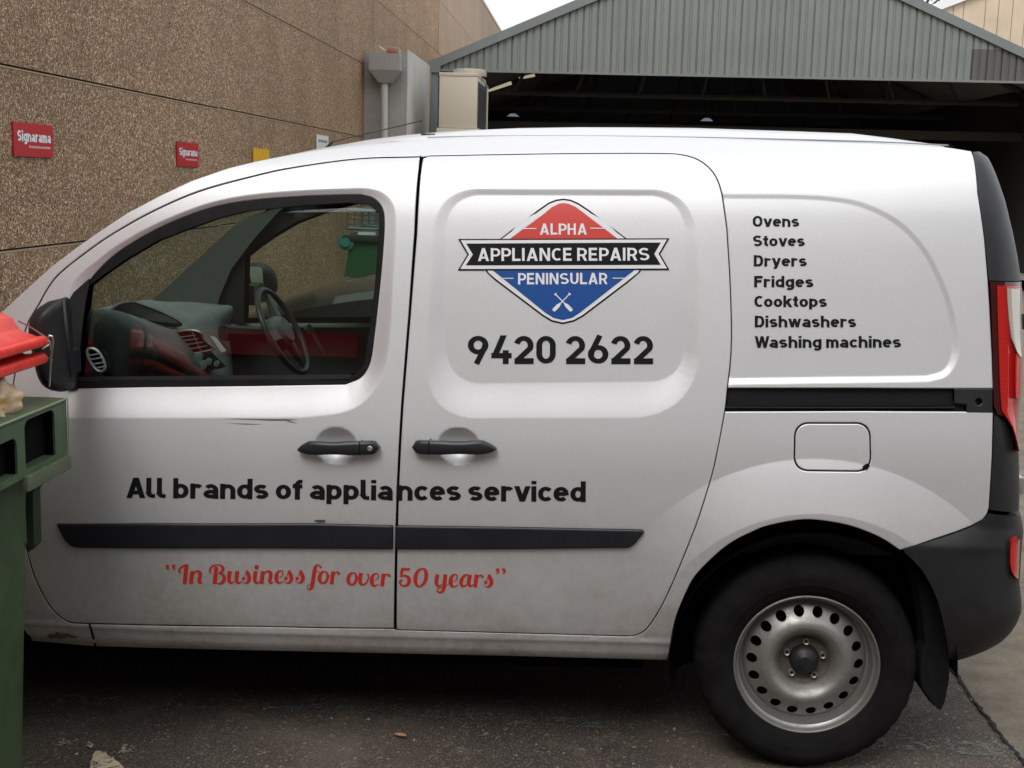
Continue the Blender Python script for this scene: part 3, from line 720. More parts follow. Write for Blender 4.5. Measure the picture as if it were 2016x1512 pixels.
# ---- handles
def handle(u0, u1, v, tail_left, par, lock):
    q = px2s([(u0, v), (u1, v)]); n = 26; V = []; m_ = 14; y0 = S(q[:, 0], q[:, 1])
    for i in range(n+1):
        t = i/n; s_ = t if tail_left else 1-t          # s=0 at the pointed tail
        x = q[0][0]+(q[1][0]-q[0][0])*t; z = q[0][1]+(q[1][1]-q[0][1])*t
        hh = .0205*min(1, (s_/.16)**.55 if s_ < .16 else 1)*(min(1, ((1-s_)/.06)**.5) if s_ > .94 else 1)
        if .25 < s_ < .65: hh *= 1-.12*math.sin(math.pi*(s_-.25)/.4)
        zz = z+(.006*(s_-.15)/.15 if s_ < .15 else 0)
        yc = base(x, z)-.014-.016*math.sin(math.pi*min(1, s_*1.02))**.6; d = .013
        for k in range(m_):
            a = 2*math.pi*k/m_; ca, sa = math.cos(a), math.sin(a)
            V.append((x, yc+d*math.copysign(abs(ca)**.8, ca), zz+max(hh, .0008)*math.copysign(abs(sa)**.7, sa)))
    Fc = [(i*m_+k, i*m_+(k+1) % m_, (i+1)*m_+(k+1) % m_, (i+1)*m_+k) for i in range(n) for k in range(m_)]+[tuple(range(m_)), tuple(range((n+1)*m_-1, n*m_-1, -1))]
    h = mesh('door_handle', V, Fc, HANDLE, par, smooth=True, angle=60)
    e = MB(); s0 = .0 if tail_left else 1.
    xs = q[0][0]+(q[1][0]-q[0][0])*(.78 if tail_left else .21); zc = (q[0][1]+q[1][1])/2; yy = float(base(xs, zc))
    e.box((xs-.0008, yy-.0405, zc-.019), (xs+.0008, yy, zc+.019)); e.build('handle_joint', DARK, par)
    if lock:
        xs = q[0][0]+(q[1][0]-q[0][0])*.9; k = MB(); k.lathe([(0, -.0445), (.006, -.0445), (.0075, -.043), (.0078, -.036)], 16, Matrix.Translation((xs, float(base(xs, zc))+.006, zc+.001))); k.build('key_lock', METAL, par, True)
    return h
HANDLE = m_plastic('handle_black', (.018, .019, .022), .33)
handle(589, 749, 878, True, front_door, True)
handle(814, 978, 877, False, sliding_door, False)

# ---- rear corner: curved trim, tail light, bumper
def wrap_fn(rows, dy=.10, lift=0.):
    """rows (v, uL, uR) -> function f(i, t): t 0..1 from the side edge to the silhouette, 1..2 round to the back"""
    out_ = []
    for v, uL, uR in rows:
        q = px2s([(uL, v)])[0]; ya = float(S(q[0], q[1])[0])-lift; A = np.array([q[0], ya])
        B3 = at(uR, v, ya+dy); B = np.array([B3.x, B3.y]); r = ray(uR, v)[:2]; r = r/np.linalg.norm(r)
        s_ = (B[1]-ya)/r[1]; C_ = B-r*s_
        if C_[0] < A[0]+.004: C_ = np.array([A[0]+.004, ya])
        E_ = np.array([B[0]+.012, B[1]+.07]); c2 = B+r*.05
        out_.append((A, C_, B, c2, E_, q[1], B3.z))
    def f(i, t):
        A, C_, B, c2, E_, za, zb = out_[i]
        if t <= 1: p = (1-t)**2*A+2*t*(1-t)*C_+t*t*B; z = za+(zb-za)*t
        elif t <= 2: k = t-1; p = (1-k)**2*B+2*k*(1-k)*c2+k*k*E_; z = zb
        else: p = E_+np.array([0, (t-2)*(.95-E_[1])]); z = zb
        return Vector((p[0], p[1], z))
    return f
def wrap(name, rows, m, parent, dy=.10, lift=0., ts=None, thick=True, both=True, sub=3):
    R_ = np.array(rows, float); t_ = np.concatenate([[0], np.cumsum(np.abs(np.diff(R_[:, 0])))]); 
    vv = np.linspace(0, t_[-1], (len(rows)-1)*sub+1); rows2 = [tuple(np.interp(x, t_, R_[:, k]) for k in range(3)) for x in vv]
    f = wrap_fn(rows2, dy, lift); ts = ts if ts is not None else [k/12 for k in range(13)]+[1.25, 1.5, 1.75, 2]
    V = []; nT = len(ts)
    for i in range(len(rows2)):
        for t in ts: V.append(f(i, t))
    Fc = grid_faces(len(rows2), nT)
    if thick:   # return edges top, bottom and front, 2 cm deep
        for ring in ([(0, j) for j in range(nT)], [(len(rows2)-1, j) for j in range(nT)][::-1], [(i, 0) for i in range(len(rows2))][::-1]):
            k0 = len(V)
            for (i, j) in ring:
                p = V[i*nT+j]; V.append(p); 
            for (i, j) in ring:
                p = V[i*nT+j]; V.append(Vector((p.x-(.02 if ts[j] > .5 else .0), p.y+.022, p.z)))
            m_ = len(ring); Fc += [(k0+a, k0+a+1, k0+m_+a+1, k0+m_+a) for a in range(m_-1)]
    o = mesh(name, V, Fc, m, parent, smooth=True, angle=50)
    if both:
        mesh(name, [(p[0], WID-p[1], p[2]) for p in V], [g[::-1] for g in Fc], m, parent, smooth=True, angle=50)
    return o
up_rows = [(299, 1915, 1929), (303, 1916, 1939), (310, 1917, 1945), (325, 1919, 1953), (346, 1921, 1962), (395, 1928, 1979), (462, 1938, 1995), (514, 1943, 2005), (552, 1947, 2010)]
pillar_trim = wrap('rear_pillar_trim', up_rows, TRIMPL, VAN)
TAILR = mat('tail_light_red', (.42, .010, .008), .12, coat=1.0)
_c = coords(TAILR); _w = N(TAILR, 'ShaderNodeTexWave'); _w.bands_direction = 'Z'; _w.inputs['Scale'].default_value = 60; L(TAILR, _c, _w.inputs[0])
L(TAILR, mixc(TAILR, _w.outputs['Fac'], (.62, .02, .015), (.30, .006, .006)), bsdf(TAILR).inputs['Base Color'])
TAILD = mat('tail_light_rim', (.05, .004, .006), .15, coat=1.)
TAILC = mat('tail_light_clear', (.52, .48, .42), .12, coat=1., metal=.3)
tl_rows = [(554, 1948.5, 2011), (600, 1951, 2012), (700, 1954.5, 2013), (780, 1956, 2011), (812, 1956.5, 2008), (816, 1964, 2007)]
tail = wrap('tail_light', tl_rows, TAILD, VAN, lift=.002)
red_rows = [(562, 1962, 2011), (600, 1963, 2012), (700, 1966, 2013), (780, 1969, 2011), (812, 1972, 2008), (832, 1990, 2006), (860, 2000, 2006), (885, 2005, 2007)]
wrap('red_lens', red_rows, TAILR, tail, lift=.005, both=False)
cl_rows = [(567, 1981, 2012), (590, 1982, 2013), (630, 1985, 2014), (665, 1990, 2015), (690, 2000, 2015), (700, 2006, 2015)]
wrap('clear_lens', cl_rows, TAILC, tail, lift=.008, both=False)
wrap('brake_lens', [(695, 1998, 2014), (720, 1997, 2015), (760, 1997, 2014), (782, 1998, 2012)], TAILR, tail, lift=.009, both=False)
low_rows = [(817, 1957, 1976), (824, 1957, 1988), (838, 1956.5, 1997), (872, 1955.5, 2004), (900, 1954.5, 2006), (960, 1951, 2007), (985, 1949.5, 2007), (1003, 1948, 2006)]
wrap('lower_corner_trim', low_rows, BLACKPL, VAN)
bp_rows = [(1012, 1946, 2008), (1022, 1938, 2010), (1035, 1917, 2014), (1048, 1885, 2015), (1062, 1842, 2013), (1083, 1776, 2011), (1100, 1795, 2010), (1120, 1814, 2009), (1150, 1832, 2007), (1180, 1845, 2011), (1205, 1852, 2011), (1225, 1857, 2003), (1245, 1861, 1990), (1262, 1864, 1972), (1276, 1866, 1945), (1286, 1867, 1918), (1293, 1868, 1890)]
bumper = wrap('rear_bumper', bp_rows, BLACKPL, VAN, dy=.11, lift=.004, ts=[k/16 for k in range(17)]+[1.3, 1.6, 2, 2.5, 3])
wrap('reflector', [(1058, 2002, 2010), (1064, 1990, 2010), (1085, 1988, 2009), (1110, 1988, 2008), (1125, 1991, 2007), (1134, 1998, 2006)], mat('reflector_red', (.5, .012, .012), .15, coat=1), bumper, dy=.085, lift=.006, both=False)
wrap('rear_door', [(302, 1916, 1938), (310, 1917, 1945), (325, 1919, 1953), (346, 1921, 1962), (395, 1928, 1979), (462, 1938, 1995), (514, 1943, 2005), (552, 1947, 2010), (700, 1954, 2013), (830, 1956, 2008), (900, 1954.5, 2006), (1003, 1948, 2006)], PAINT, VAN, ts=[2, 2.2, 2.6, 2.98], thick=False)
# ---- mud flap
mfp = [(1808, 1095), (1826, 1120), (1845, 1170), (1859, 1225), (1869, 1290), (1869, 1335), (1860, 1382), (1852, 1398), (1844, 1394), (1815, 1352), (1812, 1320), (1815, 1285), (1822, 1268), (1818, 1220), (1808, 1160), (1795, 1110)]
mb = MB(); mb.prism([(a, b) for a, b in mfp], lambda p: at(p[0], p[1], .055), lambda p: at(p[0], p[1], .055)+Vector((-.01, .05, 0))); mb.build('mud_flap', RUBBER, VAN)
mb = MB(); mb.prism([(1806, 1270), (1823, 1274), (1821, 1286), (1808, 1284)], lambda p: at(p[0], p[1], .10), lambda p: at(p[0], p[1], .12)); mb.build('flap_bracket', METAL, VAN)
# ---- wheels
RIM = mat('steel_rim', (.30, .29, .28), .42, .7)
_c = coords(RIM); _n = noise(RIM, _c, 22, 6, .7); L(RIM, mixc(RIM, ramp(RIM, _n, [(.50, (0,0,0)), (.80, (.6,.6,.6))]), (.31, .30, .285), (.13, .105, .08)), bsdf(RIM).inputs['Base Color'])
L(RIM, ramp(RIM, _n, [(.3, (.33,.33,.33)), (.8, (.7,.7,.7))]), bsdf(RIM).inputs['Roughness'])
RIMD = m_plastic('hub_grime', (.075, .062, .05), .6, 90, .3)
TYRE = m_plastic('tyre_rubber', (.0075, .0072, .007), .92, 160, .3); bsdf(TYRE).inputs['Specular IOR Level'].default_value = .15
def wheel(x, y, z, flip=False):
    T = Matrix.Translation((x, y, z)) @ (Matrix.Rotation(math.pi, 4, 'Z') if flip else Matrix.Identity(4)) @ Matrix.Rotation(R(6), 4, 'Y')
    w_ = MB()
    prof = [(.203, .012), (.206, .004), (.214, -.004), (.222, -.0105), (.224, -.0118), (.226, -.0128), (.240, -.0185), (.242, -.0202), (.244, -.0205), (.262, -.0235), (.268, -.0238), (.274, -.0225), (.286, -.018), (.298, -.008), (.3065, .006), (.311, .02), (.3145, .045), (.317, .09), (.317, .12), (.315, .16), (.30, .19), (.27, .20), (.2, .185)]
    n = 144; V = []
    for i, (r, h) in enumerate(prof):
        for k in range(n):
            rr_, hh = r, h
            if 13 <= i <= 15 and k % 4 == 0: rr_ -= .0015; hh += .005
            a = 2*math.pi*k/n; V.append(T @ Vector((rr_*math.cos(a), hh, rr_*math.sin(a))))
    w_.add(V, [(i*n+k, i*n+(k+1) % n, (i+1)*n+(k+1) % n, (i+1)*n+k) for i in range(len(prof)-1) for k in range(n)])
    ty = w_.build('tyre', TYRE, None, True, 45)
    rim = MB(); rim.lathe([(.2065, .016), (.2085, .008), (.2065, .0015), (.203, .0), (.2, .004), (.1985, .012), (.196, .019), (.190, .024), (.1885, .034), (.187, .05), (.183, .058), (.178, .060)], 96, T)
    # pressed disc with 18 round holes
    hr, hrad = .1515, .0150
    holes = [[(hr*math.cos(R(a))+hrad*math.cos(R(b)), hr*math.sin(R(a))+hrad*math.sin(R(b))) for b in range(0, 360, 20)] for a in range(4, 364, 20)]
    dp = np.array([(0, .058), (.064, .058), (.070, .054), (.078, .038), (.090, .020), (.106, .010), (.122, .013), (.135, .022), (.150, .034), (.168, .044), (.176, .054), (.179, .064)])
    g = [(r*math.cos(2*math.pi*(k+.5*(j % 2))/72), r*math.sin(2*math.pi*(k+.5*(j % 2))/72)) for j, r in enumerate(np.linspace(.04, .176, 26)) for k in range(72) if abs(r-hr) > hrad*1.15 or min(math.hypot(r*math.cos(2*math.pi*(k+.5*(j % 2))/72)-hr*math.cos(R(a)), r*math.sin(2*math.pi*(k+.5*(j % 2))/72)-hr*math.sin(R(a))) for a in range(4, 364, 20)) > hrad*1.15]
    outer = [(.1785*math.cos(R(a)), .1785*math.sin(R(a))) for a in range(0, 360, 3)]
    P, Tt = cdt_fill(outer, holes, np.array(g))
    rr_ = np.hypot(P[:, 0], P[:, 1]); fh = lambda r: np.interp(r, dp[:, 0], dp[:, 1])
    yy = (fh(rr_-.003)+fh(rr_)+fh(rr_+.003))/3
    rim.add([T @ Vector((a, b, c)) for (a, c), b in zip(P, yy)], [tuple(t)[::1] for t in Tt])
    for hp in holes:
        k = len(hp); V = []
        for a, b in hp: r = math.hypot(a, b); V.append(T @ Vector((a, float(fh(r)), b)))
        for a, b in hp: r = math.hypot(a, b); V.append(T @ Vector((a, float(fh(r))+.006, b)))
        rim.add(V, [(i, (i+1) % k, k+(i+1) % k, k+i) for i in range(k)])
    rm = rim.build('rim', RIM, None, True, 40); rm.data.materials.append(RIMD); Ti = T.inverted(); mi_ = []
    for pl_ in rm.data.polygons: cc = Ti @ pl_.center; mi_.append(1 if math.hypot(cc.x, cc.z) < .0745 else 0)
    rm.data.polygons.foreach_set('material_index', mi_)
    bkp = MB(); bkp.lathe([(0, .085), (.17, .085), (.175, .07)], 32, T); bk_ = bkp.build('brake_drum', DARK, rm, True)
    hub = MB(); hub.lathe([(0, .020), (.016, .020), (.019, .024), (.030, .028), (.038, .036), (.043, .058)], 32, T); hub.build('hub_cap', BLACKPL, rm, True)
    for k in range(5):
        a = R(20+72*k); c = T @ Matrix.Translation((.054*math.cos(a), 0, .054*math.sin(a)))
        nb = MB(); nb.lathe([(.0045, .052), (.0055, .0445), (.0085, .0425), (.0098, .046), (.0098, .059)], 12, c); nb.build('wheel_bolt', RIM, rm, True, 30)
    e = empty('wheel', parent=VAN)
    for o_ in (ty, rm): o_.parent = e
    return e
# wheels are things two levels deep: wheel > tyre, rim; keep the rim's small pieces directly on the wheel
def wheel_part(x, y, z, flip=False):
    e = wheel(x, y, z, flip)
    rm = [c for c in e.children if c.name.startswith('rim')][0]
    for c in list(rm.children): c.parent = e
    return e
wheel_part(0, .045, .317); wheel_part(0, WID-.045, .317, True); wheel_part(-2.72, .06, .317); wheel_part(-2.72, WID-.06, .317, True)
ax = MB(); ax.tube([(0, .15, .317), (0, WID-.15, .317)], .045, 12); ax.build('rear_axle', DARK, VAN)

# ---- door mirror (near)
def pillow(name, outline3, m, parent, dn, df, n_axis=Vector((0, -1, 0)), step=.012, power=.5):
    """closed cushion grown from an outline given as (x,z) at depth y0; bulges dn towards -y, df towards +y"""
    P2 = resample(np.array([(p.x, p.z) for p in outline3]), step*.8); y0 = outline3[0].y
    x0, z0 = P2.min(0); x1, z1 = P2.max(0); gx, gz = np.meshgrid(np.arange(x0, x1, step), np.arange(z0, z1, step)); G = np.stack([gx.ravel(), gz.ravel()], 1)
    G = G[sdist(G, P2) < -step*.5]; P, T = cdt_fill(P2, [], G, [offset_poly(P2, -step*.15)])
    d = np.maximum(-sdist(P, P2), 0); dm = d.max(); f = np.sqrt(np.clip(1-(1-d/dm)**2, 0, 1))**(power*2)
    V = [(a, y0-dn*k, b) for (a, b), k in zip(P, f)]+[(a, y0+df*k+.0002, b) for (a, b), k in zip(P, f)]; n_ = len(P)
    return mesh(name, V, [tuple(t) for t in T]+[tuple(x+n_ for x in t[::-1]) for t in T], m, parent, smooth=True)
mo = bez([(118, 588), (133, 588), (139, 640), (143, 700), (146, 745), (143, 764), (128, 770), (108, 766), (92, 752), (82, 728), (76, 700), (68, 660), (68, 630), (80, 606), (100, 592)], 3)
mir = pillow('door_mirror', [at(a, b, -.07) for a, b in mo], BLACKPL, VAN, .09, .05, step=.01)
rg = MB(); rg.tube([at(126, 592, -.125), at(130, 640, -.158), at(136, 700, -.155), at(140, 742, -.118)], [.004, .0055, .005, .003], 8); rg.build('mirror_rib', TRIMPL, mir, True)
rg = MB(); rg.box((at(140, 700, -.04).x-.03, -.07, at(140, 740, -.04).z), (at(152, 700, 0).x, .03, at(140, 690, -.04).z), bev=.01); rg.build('mirror_arm', BLACKPL, mir, True)
# ---- far mirror, seen through the far window
fm = bez([(482, 520), (500, 517), (520, 518), (537, 530), (546, 550), (545, 572), (535, 583), (515, 586), (497, 583), (490, 560), (481, 535)], 3)
fmir = pillow('door_mirror', [at(a, b, WID+.14) for a, b in fm], BLACKPL, VAN, .03, .06, step=.01)
gl = MB(); gp = round_poly([(489, 524), (516, 526), (520, 576), (499, 579)], 7, 4); gl.prism([tuple(p) for p in gp], lambda p: at(p[0], p[1], WID+.095), lambda p: at(p[0], p[1], WID+.097)); gl.build('mirror_glass', mat('mirror_pane', (.45, .52, .44), .25, .6), fmir)
rg = MB(); rg.box((fmir_x := at(480, 600, WID+.03).x, WID-.04, at(480, 600, WID).z), (fmir_x+.07, WID+.14, at(480, 560, WID).z), bev=.01); rg.build('mirror_arm', BLACKPL, fmir, True)
# ---- roof aerial
an = MB(); a0 = at(655, 279, .86); a1 = at(829, 238, .86); an.tube([a0, a0.lerp(a1, .4), a1], .0022, 6); an.tube([a1-(a1-a0)*.02, a1+(a1-a0)*.01], .004, 8)
an.tube([a0+Vector((-.03, 0, -.03)), a0+Vector((0, 0, 0))], [.008, .004], 8); an.build('aerial', BLACKPL, VAN, True)
# ------------------------------------------------------------------ lettering and emblem on the van
def circ(x, y, r, n=18): return [(x+r*math.cos(2*math.pi*k/n), y+r*math.sin(2*math.pi*k/n)) for k in range(n)]
lst = [('Ovens', (1482, 446.5), (1573.5, 446.5), 22), ('Stoves', (1482.5, 485), (1584.5, 485), 22), ('Dryers', (1484, 524.5), (1588.5, 524.5), 22.3),
       ('Fridges', (1484.8, 565.6), (1601.5, 565.8), 22.5), ('Cooktops', (1485.2, 604.6), (1628, 604.6), 22.8), ('Dishwashers', (1486, 644.5), (1685.5, 644.5), 23), ('Washing machines', (1485.5, 685), (1774, 684.5), 23.2)]
for s_, a_, b_, c_ in lst: decal('lettering', text_px(s_, .228, a_, b_, c_, .085), DECALB, body)
decal('phone_lettering', text_px('9420 2622', .205, (921, 716.5), (1287, 717), 56.5, .07), DECALB, sliding_door)
# "All brands of appliances serviced": one piece per door
decal('lettering', text_px('All brands of applia', .228, (249, 980.5), (773, 985.5), 40.3, .075), DECALB, front_door)
decal('lettering', text_px('nces serviced', .228, (782, 985.8), (1153, 988.5), 41, .075), DECALB, sliding_door)
# red script line: strokes of varying width
def scr(ox, oy, k, strokes, dx=0, dy=0):
    q = []
    for st in strokes:
        if len(st) == 1: x, y, d = st[0]; q.append([(ox+(a+dx)/k, oy+(b+dy)/k) for a, b in circ(x, y, d/2)]); continue
        P = catmull([(a+dx, b+dy, c) for a, b, c in st], 5)
        q += stroke([(ox+a/k, oy+b/k, max(c, 5)/k) for a, b, c in P], 1)
    return q
k_ = 8.064
g_q = [[(158, 202, 56)], [(152, 206, 34), (158, 236, 30), (190, 266, 5)]]
g_I = [[(462, 170, 64), (446, 320, 64), (430, 482, 64)], [(475, 182, 24), (420, 192, 28), (370, 225, 32), (348, 265, 34), (350, 298, 28), (372, 318, 8)]]
g_n = [[(555, 278, 62), (542, 380, 62), (532, 482, 62)], [(568, 340, 10), (600, 290, 26), (648, 282, 38), (678, 315, 56), (668, 400, 60), (662, 440, 52), (680, 466, 34), (714, 450, 14)]]
g_B = [[(935, 210, 64), (920, 350, 64), (905, 482, 64)], [(856, 318, 8), (833, 295, 30), (838, 240, 34), (880, 196, 28), (950, 178, 20), (1005, 190, 34), (1040, 232, 50), (1025, 282, 42), (968, 312, 14)],
       [(968, 314, 14), (1035, 332, 40), (1060, 390, 56), (1038, 448, 50), (988, 478, 28), (942, 462, 12)]]
def g_u(x): return [[(x, 275, 62), (x-14, 380, 62), (x-10, 440, 52), (x+20, 468, 34), (x+72, 438, 12)]]
g_u1 = g_u(1150)+g_u(1270)
g_s = [[(182, 395, 56)], [(182, 380, 12), (205, 345, 12), (222, 290, 12)], [(230, 268, 44), (244, 300, 56), (266, 355, 62), (270, 410, 60), (236, 460, 38), (190, 464, 14), (156, 435, 12)]]
g_e = [[(60, 388, 8), (110, 365, 14), (136, 320, 20), (124, 280, 20), (90, 274, 24), (50, 305, 48), (30, 370, 62), (42, 440, 54), (85, 466, 28), (150, 435, 12)]]
g_f = [[(736, 218, 34)], [(742, 208, 16), (705, 182, 22), (662, 195, 42), (640, 260, 60), (622, 380, 62), (606, 480, 62), (592, 540, 50), (560, 568, 28), (524, 545, 16), (535, 505, 14), (585, 486, 10)], [(670, 284, 12), (710, 282, 16)]]
g_o = [[(800, 282, 22), (752, 300, 46), (722, 360, 58), (722, 425, 58), (760, 470, 30), (815, 450, 38), (845, 390, 44), (846, 330, 38), (822, 290, 24), (795, 281, 18)], [(828, 345, 26), (870, 352, 14), (905, 346, 12)]]
g_r = [[(935, 282, 60), (922, 380, 60), (910, 486, 60)], [(950, 345, 8), (972, 305, 20), (1005, 295, 28), (1030, 312, 34)], [(1025, 318, 44)]]
q = scr(310, 1090, k_, g_q)+scr(310, 1090, k_, g_q, 100)+scr(310, 1090, k_, g_I+g_n+g_B+g_u1)
q += scr(310, 1090, k_, g_s, 1185, 2)
q += scr(310, 1090, k_, [[(1575, 216, 74)]]+[[(1560, 275, 62), (1546, 380, 62), (1550, 440, 52), (1578, 468, 34), (1630, 438, 12)]])
q += scr(310, 1090, k_, [g_n[0]], 1120)+scr(310, 1090, k_, [g_n[1]], 1120)
q += scr(540, 1090, k_, g_e+g_s)+scr(540, 1090, k_, g_s, 182, 0)+scr(540, 1090, k_, g_f+g_o+g_r)
q += scr(540, 1090, k_, g_o, 455, 22)
q += scr(540, 1090, k_, [[(1378, 305, 62), (1362, 400, 60), (1368, 470, 50), (1410, 492, 32), (1462, 460, 28), (1494, 390, 24), (1492, 340, 24), (1475, 320, 36)]])
q += scr(540, 1090, k_, g_e, 1515, 44)+scr(540, 1090, k_, g_r, 800, 34)
decal('script_lettering', q, DECALS, front_door)
g_5 = [[(168, 238, 26), (230, 248, 40), (300, 248, 40)], [(178, 240, 44), (165, 310, 44), (150, 375, 18)], [(152, 368, 14), (215, 348, 30), (275, 385, 54), (285, 450, 58), (245, 505, 38), (180, 508, 30), (138, 465, 34), (160, 425, 32), (186, 432, 20)]]
g_0 = [[(490, 238, 26), (430, 270, 44), (390, 350, 60), (386, 440, 60), (410, 505, 40), (460, 520, 26), (520, 470, 48), (555, 380, 58), (552, 290, 56), (525, 245, 36), (485, 238, 22)]]
g_y = [[(738, 328, 62), (720, 420, 62), (722, 480, 54), (752, 518, 34), (808, 488, 12)], [(862, 328, 62), (850, 440, 62), (836, 550, 60), (808, 606, 40), (765, 615, 28), (735, 590, 22), (745, 558, 18), (800, 530, 12), (870, 510, 12)]]
g_a = [[(1240, 345, 14), (1200, 335, 24), (1145, 370, 46), (1112, 440, 60), (1120, 500, 44), (1165, 515, 28), (1215, 470, 14), (1240, 400, 10)], [(1252, 335, 62), (1234, 430, 62), (1234, 485, 54), (1262, 515, 34), (1310, 490, 12)]]
q = scr(770, 1090, k_, g_5+g_0+g_y)+scr(770, 1090, k_, g_e, 915, 58)+scr(770, 1090, k_, [[(860, 512, 12), (900, 490, 10), (950, 450, 10)]])+scr(770, 1090, k_, g_a)
q += scr(770, 1090, k_, g_r, 425, 50)+scr(770, 1090, k_, g_s, 1320, 62)
q += scr(770, 1090, k_, [[(1690, 258, 56)], [(1708, 262, 28), (1702, 295, 28), (1664, 324, 6)], [(1790, 258, 56)], [(1808, 262, 28), (1802, 295, 28), (1764, 324, 6)]])
decal('script_lettering', q, DECALS, sliding_door)
# emblem: rounded diamond, ribbon and lettering, layered
EM = empty('emblem', parent=sliding_door)
def dia(cx, top, cyL, xl, xr, bot, rt_, rb_, rs=12):
    return round_poly([(cx, top), (xr, cyL), (cx, bot), (xl, cyL)], [rt_, rs, rb_, rs], 8)
def emb(name, polys, m, l): o = decal(name, polys, m, sliding_door, l); return o
T1 = [(941, 504)]
def diamond(grow):
    # traced half outlines: top arch and bottom arch
    up = [(952-grow*0.3, 496), (986-grow*1.15, 470), (1060-grow*.6, 414-grow*.8), (1080-grow*.35, 400-grow*.95), (1095-grow*.15, 394-grow), (1109, 392-grow), (1123+grow*.15, 394-grow), (1139+grow*.35, 401-grow*.95), (1160+grow*.6, 415-grow*.8), (1233+grow*1.15, 470), (1275, 500)]
    dn = [(1262+grow*1.1, 531), (1258+grow*.9, 537+grow*.2), (1235+grow*.7, 556+grow*.7), (1148+grow*.6, 622+grow*.8), (1130+grow*.4, 632+grow*.95), (1108, 637+grow), (1086-grow*.4, 632+grow*.95), (1068-grow*.6, 621+grow*.8), (975-grow*.7, 551+grow*.7), (960-grow*.9, 537+grow*.2), (956-grow*1.1, 531)]
    return up+dn
emb('emblem_border', [diamond(1.2)], DECALB, .0008)
emb('emblem_field', [diamond(-2.2)], DECALW, .0012)
emb('emblem_red_field', [[(1004, 470), (1072, 420), (1086, 408), (1100, 401), (1109, 399.5), (1119, 401), (1133, 407), (1149, 419), (1216, 470)]], DECALR, .0016)
emb('emblem_blue_field', [[(968, 530.5), (1251, 530.5), (1140, 617), (1126, 626), (1108, 630), (1090, 626), (1074, 616)]], DECALB2, .0016)
rib = [(902, 470.5), (1318, 469), (1300, 500), (1318, 531.5), (901, 532.5), (920, 501)]
emb('ribbon_border', [rib], DECALB, .0020)
emb('ribbon_edge', [[(907, 473), (1313, 471.5), (1296.5, 500), (1313, 528.5), (906, 529.5), (923.5, 501)]], DECALW, .0024)
emb('ribbon', [[(918, 479.5), (1301, 477.5), (1288, 500), (1301, 521.5), (917, 522.5), (931, 501)]], DECALB, .0028)
emb('emblem_lettering', text_px('APPLIANCE REPAIRS', .185, (940.5, 514), (1278.5, 513), 25.5, .135), DECALW, .0033)
emb('emblem_lettering', text_px('ALPHA', .19, (1062.5, 462), (1155, 462), 22, .14), DECALW, .0022)
emb('emblem_lettering', text_px('PENINSULAR', .19, (1020, 560), (1195.5, 559.5), 22.5, .13), DECALW, .0022)
for r_ in ((1028, 449, 1056, 450.8), (1162, 448.5, 1192, 450.3), (985, 547, 1011, 548.6), (1206, 546.8, 1231, 548.4)): emb('emblem_rule', rect(*r_), DECALW, .0022)
def driver(x0, y0, x1, y1):
    a, b = np.array((x0, y0), float), np.array((x1, y1), float); P = lambda t: a+(b-a)*t
    return stroke([(*P(0), 5), (*P(.06), 5)], 1)+stroke([(*P(.05), 2.0), (*P(.60), 2.0)], 1)+stroke([(*P(.58), 4.2), (*P(.63), 4.2)], 1)+stroke([(*P(.63), 5.6), (*P(.72), 7.2), (*P(.95), 7.2), (*P(1.0), 4.5)], 1)
emb('emblem_screwdrivers', driver(1092.5, 578, 1126, 612)+driver(1122.5, 577.5, 1089, 612), DECALW, .0022)
bpy.data.objects.remove(EM)
# scrapes on the doors
decal('scrape', [[(437, 824.5), (470, 824), (505, 824.6), (540, 825.2), (560, 825), (588, 826.5), (560, 828), (535, 828.2), (500, 826.4), (470, 825.4)], [(445, 833), (490, 834.2), (520, 836), (480, 835.4)], [(556, 825), (575, 830), (586, 834), (570, 831)]], mat('scrape_dark', (.12, .11, .10), .7), front_door, .0009)
decal('paint_chip', [[(618, 1023.5), (641, 1023.5), (640, 1028), (630, 1029), (622, 1027.5)]], mat('chip_brown', (.07, .055, .035), .8), front_door, .001)
decal('rust_patch', [[(92, 1252), (99, 1247), (106, 1249), (112, 1244), (119, 1247), (131, 1247), (140, 1250), (156, 1254), (146, 1256.5), (132, 1255), (121, 1258), (108, 1256), (100, 1258)]], mat('rust', (.13, .095, .07), .9), body, .004)
decal('panel_seam', [[(174, 1228), (178, 1228), (186, 1254), (191, 1275), (187, 1275), (181, 1254)]], DARK, body, .0035)
# ------------------------------------------------------------------ van interior seen through the window
CAB = lambda n, V, Fc, m, sm=True, ang=40: mesh(n, V, Fc, m, VAN, smooth=sm, angle=ang)
def loft(rows, name, m, sub=4, ang=50, parent=VAN):
    """rows: list of equal-length lists of 3D points"""
    Rr = []
    for r in rows: Rr.append(catmull([tuple(p) for p in r], sub))
    A = np.array(Rr); cols = [catmull(A[:, j], sub) for j in range(A.shape[1])]
    G = np.array(cols); nu, nv = G.shape[:2]
    return mesh(name, G.reshape(-1, 3).tolist(), grid_faces(nu, nv), m, parent, smooth=True, angle=ang)
